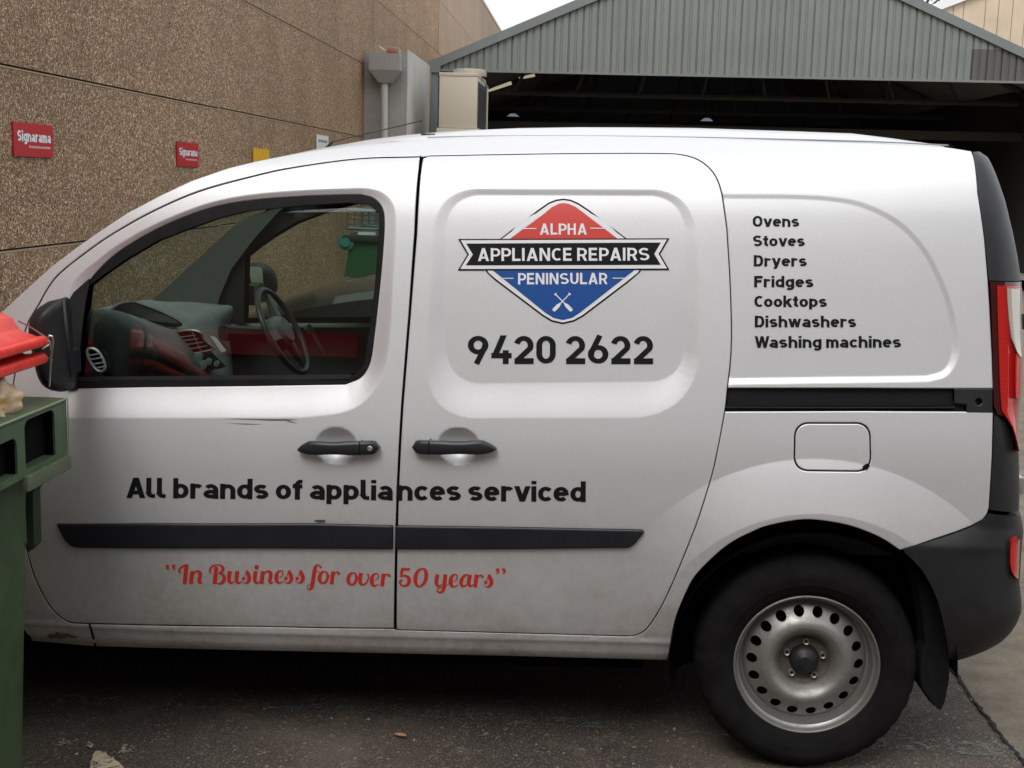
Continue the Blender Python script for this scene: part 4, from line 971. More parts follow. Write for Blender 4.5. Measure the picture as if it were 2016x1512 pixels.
# dashboard: near end, hump at the middle, binnacle at the driver's side (far)
yn, yc, yd = .12, .90, 1.32
def row(y, pts): return [at(u, v, y) for u, v in pts]
dash = loft([
    row(.115, [(190, 690), (192, 688), (195, 690), (197, 692), (197, 695), (195, 700), (190, 705)]),
    row(.12, [(130, 625), (160, 618), (195, 620), (225, 640), (245, 690), (240, 745), (235, 800)]),
    row(.22, [(150, 618), (190, 612), (232, 612), (262, 640), (290, 690), (290, 745), (285, 800)]),
    row(.50, [(190, 608), (235, 603), (290, 636), (320, 665), (350, 700), (345, 750), (340, 800)]),
    row(.80, [(235, 600), (285, 598), (335, 640), (352, 652), (392, 700), (425, 745), (430, 800)]),
    row(1.00, [(260, 596), (300, 592), (365, 630), (385, 648), (430, 700), (455, 745), (460, 800)]),
    row(1.20, [(280, 596), (330, 594), (400, 604), (432, 620), (440, 660), (455, 700), (460, 760)]),
    row(1.45, [(300, 596), (360, 594), (430, 600), (459, 606), (450, 650), (455, 700), (460, 760)]),
    row(1.72, [(330, 594), (365, 594), (410, 600), (440, 610), (450, 650), (455, 700), (455, 760)])], 'dashboard', DASH)
# open tray on top of the dash
tray = MB(); tp = catmull([at(a, b, y) for a, b, y in ((219, 620, .30), (235, 607, .36), (257, 602, .45), (275, 605, .55), (318, 621, .75), (359, 643, .85), (343, 650, .80), (299, 664, .50), (251, 653, .33), (226, 634, .28))], 4, True)
c0 = tp.mean(0); tray.add([tuple(c0)]+[tuple(p+np.array((.004, -.02, .012))) for p in tp], [(0, 1+i, 1+(i+1) % len(tp)) for i in range(len(tp))]); tray.build('dash_tray', DASH2, VAN, True)
tr2 = MB(); tr2.tube([tuple(p+np.array((.004, -.02, .013))) for p in tp], .004, 6, closed=True); tr2.build('dash_tray_rim', DASH, VAN, True)
def vent(name, ou, y, depth_dir, slats, rim_m):
    P = [at(a, b, y) for a, b in ou]; c = sum(P, Vector())/len(P)
    v = MB(); pts = catmull([tuple(p) for p in P], 4, True)
    v.tube([tuple(p) for p in pts], .0045, 6, closed=True); ring = v.build(name, rim_m, VAN, True)
    b = MB(); b.add([tuple(c+depth_dir*.3)]+[tuple(p) for p in pts], [(0, 1+i, 1+(i+1) % len(pts)) for i in range(len(pts))]); b.build('vent_cavity', DARK, ring)
    for a_, b_ in slats:
        s_ = MB(); s_.tube([at(*a_, y-.004), at(*b_, y-.004)], .0022, 5); s_.build('vent_slat', DASH, ring, True)
    return ring
VENTR = mat('vent_ring', (.22, .25, .25), .35, .5)
vent('round_vent', [(172, 690), (182, 686), (194, 693), (204, 710), (207, 724), (200, 731), (188, 726), (176, 708)], .075, Vector((0, .05, 0)), [((175, 700), (197, 696)), ((178, 708), (202, 704)), ((183, 717), (206, 713)), ((190, 725), (207, 721))], VENTR)
vent('centre_vents', [(336, 668), (345, 655), (375, 650), (395, 655), (402, 668), (420, 685), (412, 690), (372, 697), (355, 690), (340, 680)], .76, Vector((0, .04, 0)), [((345, 665), (385, 660)), ((345, 673), (390, 667)), ((350, 681), (400, 674)), ((358, 690), (408, 681)), ((378, 652), (395, 690))], VENTR)
cs = MB(); cs.prism([(372, 698), (414, 690), (446, 722), (405, 733)], lambda p: at(p[0], p[1], .74), lambda p: at(p[0], p[1], .80)); cs.build('centre_console', DASH2, VAN)
for u_, v_, r_ in ((392, 703, .016), (412, 712, .012), (400, 718, .016), (428, 716, .010)):
    kn = MB(); kn.lathe([(0, -.012), (r_, -.010), (r_*1.1, 0)], 16, Matrix.Translation(at(u_, v_, .735))); kn.build('heater_knob', DASH, VAN, True)
# steering wheel: a tilted ring on the far side
ys = 1.33
c = at(557, 652, ys); rad = (at(500, 585, ys)-at(612, 722, ys)).length/2
a1 = (at(612, 722, ys)-at(500, 585, ys)).normalized()      # long axis lies in the plane seen
nrm = Vector((.90, -.02, .44)).normalized(); a1 = (a1-nrm*a1.dot(nrm)).normalized(); b1 = nrm.cross(a1)
rp_ = [c+(a1*math.cos(t)+b1*math.sin(t))*.178 for t in np.linspace(0, 2*math.pi, 49)[:-1]]
sw = MB(); sw.tube(rp_, .0115, 10, closed=True); SWM = m_plastic('wheel_grey', (.055, .065, .066), .38); sw = sw.build('steering_wheel', SWM, VAN, True)
hb = MB(); Tm = Matrix.Translation(c-nrm*.02) @ nrm.to_track_quat('Z', 'Y').to_matrix().to_4x4(); hb.lathe([(0, .045), (.05, .042), (.068, .02), (.07, -.03)], 24, Tm, 'z'); hb.build('steering_boss', DASH, sw, True)
for an_ in (20, 160, 270):
    d_ = a1*math.cos(R(an_))+b1*math.sin(R(an_)); e_ = nrm.cross(d_)*.018
    sp_ = MB(); p0 = c+d_*.05; p1 = c+d_*.18; sp_.add([p0+e_*1.4+nrm*.01, p0-e_*1.4+nrm*.01, p1-e_, p1+e_, p0+e_*1.4-nrm*.02, p0-e_*1.4-nrm*.02, p1-e_-nrm*.01, p1+e_-nrm*.01], [(0,1,2,3),(7,6,5,4),(0,4,5,1),(1,5,6,2),(2,6,7,3),(3,7,4,0)]); sp_.build('steering_spoke', SWM, sw)
st = MB(); st.tube([at(455, 640, 1.3), at(500, 655, 1.3)], .008, 6); st.tube([at(440, 655, 1.1), c-nrm*.04], .03, 8); st.build('steering_column', DASH2, VAN, True)
lv = MB(); lv.tube([at(640, 700, 1.0), at(612, 650, 1.0)], [.006, .006], 6); lv.tube([at(614, 654, 1.0), at(606, 645, 1.0), at(600, 648, 1.0)], [.012, .018, .01], 10); lv.build('gear_lever', DASH, VAN, True)
# seats (low backs are below the sill from here) and floor
for yy in (.46, 1.36):
    p = at(800, 900, yy); s_ = MB(); s_.box((p.x-.50, yy-.24, .50), (p.x-.02, yy+.24, .66), bev=.04); s_.box((p.x-.04, yy-.23, .62), (p.x+.10, yy+.23, 1.25), bev=.05); s_.build('seat', mat('seat_cloth', (.03, .032, .035), .9), VAN, True)
# interior door belt of the far side
bt = MB(); q0 = at(436, 634, WID-.05); q1 = at(745, 630, WID-.05); bt.box((q0.x, WID-.125, q0.z-.014), (q1.x+.25, WID-.06, q0.z+.002), bev=.003); bt.build('door_belt_trim', mat('belt_grey', (.32, .36, .35), .4), VAN, True)
# rear view mirror
rm_ = MB(); p = at(505, 432, .95); rm_.box((p.x-.02, .83, p.z-.03), (p.x+.02, 1.07, p.z+.035), bev=.012)
# headliner
hl = MB(); hl.box((-1.32, .2, 1.665), (.4, WID-.2, 1.675)); hl.build('headliner', LINER, VAN)

# lighter trim on the far windscreen pillar
pt = MB(); ya = WID-.20
pa = [(478, 428), (520, 418), (570, 400), (545, 420), (500, 470), (455, 530), (430, 590), (425, 625), (285, 625), (283, 608), (300, 592)]
pt.prism(pa, lambda p: at(p[0], p[1], ya), lambda p: at(p[0], p[1], ya)+Vector((0, .02, 0))); pt.build('pillar_trim', mat('pillar_grey', (.12, .135, .125), .8), VAN)
pq = [(424, 600), (430, 560), (455, 500), (480, 462), (482, 520), (480, 640), (424, 640)]
pt = MB(); pt.prism(pq, lambda p: at(p[0], p[1], WID-.17), lambda p: at(p[0], p[1], WID-.15)); pt.build('quarter_trim', DASH2, VAN)
pp_ = MB(); pp_.prism([(413, 660), (425, 664), (446, 690), (440, 693), (436, 694)], lambda p: at(p[0], p[1], .86), lambda p: at(p[0], p[1], .862)); pp_.build('parking_ticket', DECALW, VAN)
# ------------------------------------------------------------------ ground
GS = math.tan(R(-1.5)); GX0, GZ0 = VR.translation.x, VR.translation.z
gz_ = lambda x, y=0: GZ0+(x-GX0)*math.tan(R(1.5)) if x < 3 else GZ0+(3-GX0)*math.tan(R(1.5))
def m_asphalt():
    m = mat('asphalt', (.045, .04, .036), .85); c = coords(m)
    sp = noise(m, c, 160, 3, .7); big = noise(m, c, 1.6, 6, .65); md = noise(m, c, 7, 6, .7)
    v = N(m, 'ShaderNodeTexVoronoi'); v.inputs['Scale'].default_value = 130; L(m, c, v.inputs['Vector'])
    a = ramp(m, big, [(.35, (.034, .028, .023)), (.52, (.055, .044, .035)), (.68, (.100, .080, .060))])
    b = mixc(m, ramp(m, sp, [(.54, (0,0,0)), (.64, (1,1,1))]), a, (.21, .175, .135))
    b = mixc(m, ramp(m, v.outputs['Color'], [(.86, (0,0,0)), (.93, (1,1,1))]), b, (.24, .21, .17))
    b = mixc(m, ramp(m, md, [(.55, (0,0,0)), (.75, (.65,.65,.65))]), b, (.16, .128, .095))
    L(m, b, bsdf(m).inputs['Base Color']); bump(m, sp, .5, .004); return m
def m_conc(name, c1, c2, sc=1.5):
    m = mat(name, c1, .85); c = coords(m); n1 = noise(m, c, sc, 7, .7); n2 = noise(m, c, 60, 4, .7); n3 = noise(m, c, 250, 2, .6)
    a = mixc(m, ramp(m, n1, [(.3, (0,0,0)), (.7, (1,1,1))]), c1, c2)
    a = mixc(m, ramp(m, n2, [(.5, (0,0,0)), (.75, (.55,.55,.55))]), a, tuple(x*.55 for x in c1))
    a = mixc(m, ramp(m, n3, [(.62, (0,0,0)), (.75, (.7,.7,.7))]), a, tuple(min(1, x*1.8) for x in c2))
    L(m, a, bsdf(m).inputs['Base Color']); bump(m, n2, .3, .004); return m
ASPH = m_asphalt(); CONC = m_conc('worn_concrete', (.085, .072, .056), (.20, .165, .12), 5)
g = MB(); xs = [-60, -3.0, 3, 80]; ys_ = [-60, 80]
g.add([(x, y, gz_(x)) for x in xs for y in ys_], [(2*i, 2*i+2, 2*i+3, 2*i+1) for i in range(3)])
ground = tag(g.build('ground', ASPH), 'dark worn asphalt yard under the white van', kind='structure')
def onground(u, v, h=0.):
    d = wproj_ray(u, v); x, y, z = 0, 0, 0; t = 3.
    for _ in range(60):
        X_ = d[0]*t; t = (gz_(X_)+h-CAMZ)/d[2]
    return Vector((d[0]*t, d[1]*t, gz_(d[0]*t)+h))
# pale concrete beyond the crack
c0, c1, c2 = onground(1868, 1300), onground(1930, 1400), onground(2016, 1500)
dirc = (c2-c0).normalized()
ap = [c0-dirc*.35+Vector((0, 0, 0)), c0, c1, c2, c2+dirc*2, Vector((30, -3, 0)), Vector((30, 40, 0)), Vector((.9, 40, 0)), Vector((.9, 6, 0))]
V = [(p.x, p.y, gz_(p.x)+.004) for p in ap]
# split at x=3 where the slope ends
apm = MB(); apl = [p for p in V]
def clipx(poly, x0, keep_less):
    o = []
    for i in range(len(poly)):
        a, b = poly[i-1], poly[i]; ia = (a[0] <= x0) == keep_less; ib = (b[0] <= x0) == keep_less
        if ia != ib: t = (x0-a[0])/(b[0]-a[0]); q = (x0, a[1]+(b[1]-a[1])*t, gz_(2.9999)+.004); o.append(q)
        if ib: o.append(b)
    return o
for kl in (True, False):
    q = clipx(V, 3.0, kl); apm.add(q, [tuple(range(len(q)))])
ap_o = tag(apm.build('concrete_apron', CONC), 'pale concrete apron behind the van', kind='structure')
ck = MB(); path = [onground(u, v, .006) for u, v in ((1862, 1290), (1873, 1312), (1885, 1330), (1897, 1348), (1912, 1372), (1928, 1392), (1945, 1412), (1962, 1436), (1981, 1458), (1998, 1478), (2020, 1502), (2060, 1545))]
pp = []
for a, b in zip(path[:-1], path[1:]):
    for k in range(5): pp.append(a.lerp(b, k/5)+Vector((rnd.uniform(-.004, .004), rnd.uniform(-.004, .004), 0)))
side = Vector((dirc.y, -dirc.x, 0)); V = []
for p in pp: w_ = rnd.uniform(.003, .009); V += [p+side*w_, p-side*w_]
ck.add(V, [(2*i, 2*i+2, 2*i+3, 2*i+1) for i in range(len(pp)-1)]); tag(ck.build('pavement_crack', mat('crack_dark', (.012, .01, .009), .95)), 'dark crack running between asphalt and concrete', kind='structure')
# worn bay line and pale patches
def worn(name, col, sc, lo, hi):
    m = mat(name, col, .8); c = coords(m); n_ = noise(m, c, sc, 8, .75, .4); al = ramp(m, n_, [(lo, (0,0,0)), (hi, (1,1,1))]); L(m, al, bsdf(m).inputs['Alpha']); return m
ln = MB(); a = [onground(u, v, .005) for u, v in ((-200, 1352), (700, 1388), (1400, 1428), (2050, 1468))]; b = [onground(u, v, .005) for u, v in ((-200, 1374), (700, 1405), (1400, 1447), (2050, 1496))]
ln.add(a+b, [(0, 4, 5, 1), (1, 5, 6, 2), (2, 6, 7, 3)]); tag(ln.build('bay_line', worn('worn_line_paint', (.16, .175, .18), 26, .50, .66)), 'faded painted bay line running under the van', kind='structure')
def blotch(pts, m, name, lab):
    P = bez(pts+[pts[0]], 5)[:-1]; V = [onground(u+rnd.uniform(-3, 3), v+rnd.uniform(-2, 2), .006) for u, v in P]
    o = MB(); o.add(V, [tuple(range(len(V)))]); return tag(o.build(name, m), lab, kind='structure')
PALE = worn('pale_stain', (.50, .41, .29), 30, .40, .50)
blotch([(176, 1512), (182, 1485), (205, 1478), (215, 1488), (232, 1500), (245, 1520), (220, 1560), (180, 1545)], PALE, 'pale_stain', 'pale splash stain on the asphalt beside the green bin')
blotch([(168, 1467), (176, 1462), (184, 1466), (178, 1471)], PALE, 'pale_stain', 'small pale spot on the asphalt beside the splash stain')
blotch([(225, 1485), (250, 1465), (262, 1478), (240, 1492)], worn('pale_stain_thin', (.36, .30, .22), 40, .48, .62), 'pale_stain', 'thin pale smear beside the splash stain')
blotch([(105, 1468), (125, 1456), (142, 1452), (150, 1458), (130, 1466)], bpy.data.materials['pale_stain_thin'], 'pale_stain', 'thin pale smear near the bin foot')
# small litter
lf = [onground(u, v, .010) for u, v in ((776, 1445), (788, 1443.5), (800, 1447), (799, 1450), (786, 1449))]; o = MB(); o.add(lf+[p+Vector((0, 0, .002)) for p in lf], [(0,1,2,3,4), (9,8,7,6,5)]); tag(o.build('dry_leaf', mat('leaf_tan', (.45, .28, .16), .7)), 'small dry tan leaf on the asphalt below the van', 'leaf')
PEB = mat('pebble_white', (.34, .31, .27), .7); pm = None
for i in range(15):
    u, v = (rnd.uniform(60, 1350), rnd.uniform(1395, 1512)) if i > 2 else ((726, 1416), (151, 1484), (1912, 1378))[i]
    p = onground(u, v, .002)
    if pm is None:
        bm = bmesh.new(); bmesh.ops.create_icosphere(bm, subdivisions=1, radius=.004); pm = bpy.data.meshes.new('pebble'); bm.to_mesh(pm); bm.free(); pm.materials.append(PEB)
    s_ = rnd.uniform(.5, 1.3) if i > 2 else 1.4
    o = share('pebble', pm, None, p, (rnd.random()*3, 0, rnd.random()*6), (s_*1.4, s_, s_*.5)); tag(o, 'tiny pale pebble lying loose on the dark asphalt', 'pebble', 'loose pebbles on the asphalt')

# ------------------------------------------------------------------ precast wall on the left
def m_aggregate(name, dark, mid, light, hi):
    m = mat(name, mid, .85); c = coords(m)
    v = N(m, 'ShaderNodeTexVoronoi'); v.inputs['Scale'].default_value = 128; v.inputs['Randomness'].default_value = 1; 
    ds = noise(m, c, 30, 3, .6); mxv = N(m, 'ShaderNodeMix'); mxv.data_type = 'VECTOR'; mxv.inputs[0].default_value = .035
    L(m, c, mxv.inputs[4]); nz = N(m, 'ShaderNodeTexNoise'); nz.inputs['Scale'].default_value = 60; L(m, c, nz.inputs['Vector']); L(m, nz.outputs['Color'], mxv.inputs[5]); L(m, mxv.outputs[1], v.inputs['Vector'])
    sp = N(m, 'ShaderNodeSeparateColor'); L(m, v.outputs['Color'], sp.inputs[0])
    a = ramp(m, sp.outputs[0], [(0, dark), (.38, mid), (.78, light), (.93, hi), (1., hi)])
    big = noise(m, c, .7, 5, .6); a = mixc(m, ramp(m, big, [(.35, (0,0,0)), (.7, (.45,.45,.45))]), a, tuple(x*.62 for x in mid))
    md = noise(m, c, 6, 6, .7); a = mixc(m, ramp(m, md, [(.55, (0,0,0)), (.8, (.25,.25,.25))]), a, tuple(min(1, x*1.25) for x in light))
    L(m, a, bsdf(m).inputs['Base Color'])
    bump(m, v.outputs['Distance'], .8, .006); bsdf(m).inputs['Roughness'].default_value = .7
    return m
AG1 = m_aggregate('exposed_aggregate', (.06, .029, .013), (.25, .145, .072), (.43, .265, .145), (.98, .80, .56))
AGE = m_conc('pale_edge', (.30, .22, .15), (.42, .32, .22), 8)
AG2 = m_aggregate('exposed_aggregate_lit', (.27, .19, .125), (.40, .29, .20), (.50, .38, .26), (.62, .50, .36))  # far panels: the lit look is put into a paler colour
WX = -3.4
wall = tag(empty('precast_wall', (WX, 10, 0)), 'tall brown exposed aggregate precast wall left of the van', 'wall')
backing = MB(); backing.box((-.35, -9.7, -1), (-.08, 47, 6.75)); backing.build('backing', mat('joint_dark', (.05, .036, .025), .95), wall)
zb = [-.6, 1.18, 2.235, 3.29, 4.35, 5.45, 6.85]; ye = [.3, 3.3, 11.3, 19.3, 27.3, 35.3, 43.3, 57]
for j in range(len(ye)-1):
    zj = [zb[0]]+[z+(rnd.uniform(-.008, .008) if j != 2 else .012) for z in zb[1:-1]]+[zb[-1]]
    for i in range(6):
        z0 = zj[i]+.007; z1 = zj[i+1]-.007; dx = rnd.uniform(.002, .012)
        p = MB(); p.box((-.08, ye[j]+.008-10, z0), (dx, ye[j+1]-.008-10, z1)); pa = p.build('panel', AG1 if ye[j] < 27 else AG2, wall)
        e_ = MB(); e_.box((-.02, ye[j]+.008-10, z1-.008), (dx+.003, ye[j+1]-.008-10, z1+.002)); e_.build('panel_arris', AGE, pa)  # paler strip along the top edge of each panel
for y_, w_ in ((11.3, .045), (19.3, .03)):
    sj = MB(); sj.box((-.07, y_-10-w_/2, -.6), (.010, y_-10+w_/2, 6.84)); sj.build('joint_sealant', m_conc('sealant_tan', (.27, .19, .125), (.36, .26, .18), 9), wall)
cp = MB(); cp.box((-.36, -9.7, 6.852), (.02, 47, 6.93)); cp.build('coping', mat('coping_cream', (.6, .5, .38), .6), wall)
# light patches where something was rubbed off the wall are kept as thin limewash blotches
lm = worn('lime_bloom', (.36, .27, .19), 60, .52, .75)
for u0, v0, u1, v1 in ((235, 310, 345, 400), (50, 315, 90, 385)):
    P = [watx(u, v, WX+.009) for u, v in bez([(u0, v1), (u0+5, (v0+v1)/2), ((u0+u1)/2, v0), (u1, (v0+v1)/2+5), (u1-5, v1), ((u0+u1)/2, v1+8), (u0, v1)], 4)[:-1]]
    o = MB(); o.add([tuple(p-Vector((WX, 10, 0))) for p in P], [tuple(range(len(P)))]); o.build('limewash_bloom', lm, wall)
def wall_sign(us, vs, m, lab, txt=True, h=None):
    # corners: left top, right top, right bottom, left bottom on the wall plane
    a = watx(us[0], vs[0], WX+.012); b = watx(us[1], vs[1], WX+.012); c = watx(us[1], vs[2], WX+.012); d = watx(us[0], vs[3], WX+.012)
    y0, y1 = a.y, b.y; z1 = (a.z+b.z)/2; z0 = (c.z+d.z)/2
    r = tag(empty('wall_sign', (WX+.012, (y0+y1)/2, (z0+z1)/2)), lab, 'sign')
    o = MB(); o.box((0, y0-(y0+y1)/2, z0-(z0+z1)/2), (.012, y1-(y0+y1)/2, z1-(z0+z1)/2)); o.build('sign_board', m, r)
    return r, y1-y0, z1-z0
SIGNR = mat('sign_red', (.47, .022, .028), .45)
def sign_text(r, s, w_, y0, z0, width, cap, lift=.0135, m=DECALW):
    polys, adv = text_polys(s, w_, .06); o = MB()
    pts = []; fc = []
    for p in polys:
        k = len(pts); pts += [Vector((a/adv*width, b*cap)) for a, b in p]; fc.append(list(range(k, k+len(p))))
    qP, qT = union_tris(pts, fc, 1e-6); o.add([(lift, y0+v[0], z0+v[1]) for v in qP], qT); return o.build('lettering', m, r)
for us, vs, lab in (((22, 100), (238, 248, 312, 305), 'small red sign with white lettering, leftmost on the brown wall'), ((346, 388), (277, 284, 328.5, 327), 'small red sign with white lettering on the wall just above the van windscreen pillar')):
    r, W_, H_ = wall_sign(us, vs, SIGNR, lab)
    sign_text(r, 'Signarama', .25, -W_*.42, -H_*.06, W_*.85, H_*.33)
    sign_text(r, 'The way to grow your business.', .17, -W_*.14, -H_*.24, W_*.56, H_*.085)
r, W_, H_ = wall_sign((497, 528), (292, 294, 345, 344), mat('sign_yellow', (.75, .42, .015), .5), 'plain yellow sign on the wall behind the van roof')
r, W_, H_ = wall_sign((622, 645), (265, 268, 300, 299), mat('sign_white', (.7, .7, .68), .5), 'small white sign with a grey text line on the wall')
o = MB(); o.box((.012, -W_*.38, H_*.08), (.0135, W_*.38, H_*.22)); o.build('text_line', mat('sign_grey_print', (.25, .26, .28), .6), r)

# ------------------------------------------------------------------ concrete pier with rainwater head
PC = m_conc('grey_concrete', (.33, .32, .30), (.44, .43, .40), 3)
YP = 18.6
pier = tag(empty('concrete_pier', (WX, YP, 0)), 'grey concrete pier standing against the brown wall', 'pillar')
xr = wat(803, 200, YP).x; zt = wat(760, 105, YP).z; ztr = wat(800, 98, YP).z; yb_ = (2450*(-xr))/(1166-846)
o = MB(); o.box((0, 0, -1), (xr-WX-.02, yb_-YP, zt)); o.box((xr-WX-.30, .0, zt), (xr-WX-.17, .4, zt+.10)); o.build('pier_shaft', PC, pier)
o = MB(); o.box((xr-WX-.018, -.01, -1), (xr-WX, yb_-YP, ztr)); o.build('pier_facing', m_conc('pale_render', (.50, .49, .46), (.62, .605, .57), 4), pier)
YH = YP-.02
h0 = wat(726, 104, YH-.28); h1 = wat(787, 104, YH-.28); zt_ = h0.z; zm = wat(740, 137, YH-.28).z; zl = wat(750, 162, YH-.25).z
rh = tag(empty('rainwater_head', (h0.x, YH, zt_)), 'grey sheet metal rainwater head with downpipe on the pier', 'downpipe')
GM = mat('grey_sheet', (.36, .35, .335), .5); o = MB(); W_ = h1.x-h0.x; d = -.28
V = [(0, 0, 0), (W_, 0, 0), (W_, d, 0), (0, d, 0), (0, 0, zm-zt_), (W_, 0, zm-zt_), (W_, d, zm-zt_), (0, d, zm-zt_), (W_*.30, -.03, zl-zt_), (W_*.68, -.03, zl-zt_), (W_*.68, d*.75, zl-zt_), (W_*.30, d*.75, zl-zt_)]
o.add(V, [(0,4,5,1),(1,5,6,2),(2,6,7,3),(3,7,4,0),(4,8,9,5),(5,9,10,6),(6,10,11,7),(7,11,8,4),(8,11,10,9),(0,1,2,3)]); o.build('head', GM, rh)
o = MB(); px_ = wat(756.5, 200, YH-.12).x-h0.x; o.tube([(px_, -.13, zl-zt_+.02), (px_+.02, -.13, -4)], wat(763.5, 200, YH-.12).x-wat(756.5, 200, YH-.12).x, 16); o.build('downpipe', mat('pipe_grey', (.50, .49, .45), .45), rh, True)
ol = tag(empty('overflow_spout', (h0.x, YH, zt_)), 'terracotta overflow stub and short metal rod above the rainwater head', 'pipe')
o = MB(); o.tube([(W_*.66, -.02, .05), (W_*.66, -.15, .03), (W_*.9, -.15, .02)], [.07, .07, .065], 12); o.build('spout', mat('terracotta', (.33, .14, .09), .7), ol, True)
o = MB(); o.tube([(W_*.30, -.2, .10), (W_*.5, -.2, .04)], .012, 6); o.build('rod', METAL, ol, True)

# ------------------------------------------------------------------ metal clad shed
YS = 21.1
shed = tag(empty('metal_shed', (0, YS, 0)), 'grey green corrugated shed with low gable over a dark open bay', 'shed')
def sx(u, v): p = wat(u, v, YS); return p.x, p.z
xl, ze = sx(858, 131); xR = xl+2*(wat(1478, 100, YS).x-xl); xm = (xl+xR)/2; zbt = (sx(1008, 141.5)[1]+sx(1800, 153)[1])/2
za = wat(1008, 68, YS); slope = (za.z-ze)/(za.x-xl); zap = ze+slope*(xm-xl)
rz = lambda x: ze+slope*(x-xl) if x < xm else zap-slope*(x-xm)
def m_clad(name, c1):
    m = mat(name, c1, .5, .1); c = coords(m); n1 = noise(m, c, 1.2, 5, .6); st = N(m, 'ShaderNodeMapping'); st.inputs['Scale'].default_value = (18, 18, .5)
    L(m, N(m, 'ShaderNodeTexCoord').outputs['Object'], st.inputs[0]); n2 = noise(m, st.outputs[0], 1.5, 5, .7)
    a = mixc(m, ramp(m, n1, [(.3, (0,0,0)), (.7, (1,1,1))]), tuple(x*.9 for x in c1), tuple(x*1.08 for x in c1))
    a = mixc(m, ramp(m, n2, [(.5, (0,0,0)), (.8, (.35,.35,.35))]), a, tuple(x*.7 for x in c1)); L(m, a, bsdf(m).inputs['Base Color']); return m
CLADM = m_clad('clad_grey_green', (.215, .235, .215)); CLD = m_clad('clad_dark_patch', (.12, .115, .108))
pitch = (wat(1500, 80, YS).x-wat(1400, 80, YS).x)/7.05
npan = int((xR-xl)/pitch)
dark_x0 = wat(1905, 130, YS).x; dark_z = wat(1950, 97, YS).z
i = 0
while i < npan:
    o = MB(); mi = []
    for k in range(i, min(i+6, npan)):
        x0 = xl+k*pitch; big_ = (k % 2 == 0); rw = .022 if big_ else .030; dp_ = .030 if big_ else .016
        # rib groove: pan | groove
        prof_ = [(x0, 0), (x0+pitch-rw*1.6, 0), (x0+pitch-rw*1.3, dp_), (x0+pitch-rw*.3, dp_), (x0+pitch, 0)]
        for (xa, ya), (xb, yb2) in zip(prof_[:-1], prof_[1:]):
            isd = xa > dark_x0
            if isd and rz(xa) > dark_z:
                o.add([(xa, ya, zbt), (xb, yb2, zbt), (xb, yb2, dark_z), (xa, ya, dark_z)], [(0,1,2,3)]); mi.append(1)
                o.add([(xa, ya, dark_z), (xb, yb2, dark_z), (xb, yb2, rz(xb)), (xa, ya, rz(xa))], [(0,1,2,3)]); mi.append(0)
            else: o.add([(xa, ya, zbt), (xb, yb2, zbt), (xb, yb2, rz(xb)), (xa, ya, rz(xa))], [(0,1,2,3)]); mi.append(1 if isd else 0)
    mesh('cladding_sheet', o.v, o.f, None, shed, mats=[CLADM, CLD], mi=mi); i += 6
o = MB(); o.box((xl, -.015, zbt-.035), (xR, .04, zbt)); o.build('bottom_flashing', mat('flashing_grey', (.22, .23, .22), .45, .2), shed)
FL = m_clad('barge_flashing', (.20, .22, .215))
for a, b in (((xl-.12, ze-.05), (xm, zap)), ((xm, zap), (xR+.12, ze-.05))):
    o = MB(); hgt = .15
    V = [(a[0], -.05, a[1]-.03), (b[0], -.05, b[1]-.03), (b[0], -.05, b[1]+hgt-.03), (a[0], -.05, a[1]+hgt-.03)]; V += [(x, .25, z) for x, _, z in V]
    o.add(V, [(0,1,2,3),(7,6,5,4),(0,4,5,1),(3,2,6,7),(0,3,7,4),(1,5,6,2)]); o.build('barge_flashing', FL, shed)
# left corner post and fascia end
pl = wat(849, 200, YS).x; pr = wat(862, 200, YS).x
o = MB(); o.box((pl, -.02, -1), (pr, .2, ze-.06)); o.box((pl-.02, -.06, ze-.10), (pr+.04, .25, ze+.02)); o.build('corner_post', FL, shed)
o = MB(); o.box((xR-.1, -.02, -1), (xR+.05, .2, ze-.06)); o.build('corner_post', FL, shed)
# roof, walls and inside
SIN = mat('shed_inside', (.26, .24, .22), .9); SNV = mat('shed_back_wall', (.22, .26, .34), .9)
SR = m_clad('roof_underside', (.42, .37, .33))
for s_, (a, b) in enumerate((((xl, ze), (xm, zap)), ((xm, zap), (xR, ze)))):
    o = MB(); V = [(a[0], 0.05, a[1]), (b[0], 0.05, b[1]), (b[0], 16, b[1]), (a[0], 16, a[1])]; V += [(x, y, z+.05) for x, y, z in V]
    o.add(V, [(0,1,2,3),(7,6,5,4),(0,4,5,1),(1,5,6,2),(2,6,7,3),(3,7,4,0)]); o.build('roof_sheet', SR, shed)
SWM_ = mat('shed_side_wall', (.035, .033, .032), .9)
o = MB(); o.box((xl, .2, -1), (xl+.05, 16, ze)); o.build('side_wall', SWM_, shed)
o = MB(); o.box((xR-.05, .2, -1), (xR, 16, ze)); o.build('side_wall', SWM_, shed)
o = MB(); o.box((xl, 16, -1), (xR, 16.1, zap)); o.build('back_wall', SNV, shed)
STR = mat('truss_dark', (.07, .062, .056), .9)
for yy in (2.2, 7, 11.8):
    o = MB(); o.tube([(xl+.1, yy, ze-.25), (xR-.1, yy, ze-.25)], .05, 6); o.tube([(xl+.1, yy, ze-.02), (xm, yy, zap-.08)], .05, 6); o.tube([(xm, yy, zap-.08), (xR-.1, yy, ze-.02)], .05, 6)
    for k in range(1, 9):
        x = xl+(xR-xl)*k/9; o.tube([(x, yy, ze-.25), (x+(.5 if x < xm else -.5), yy, rz(x+(.5 if x < xm else -.5))-.08)], .03, 5)
    o.build('roof_truss', STR, shed)
LT = mat('batten_light', (.55, .5, .4), .5, emis=(1, .86, .62), estr=.30)
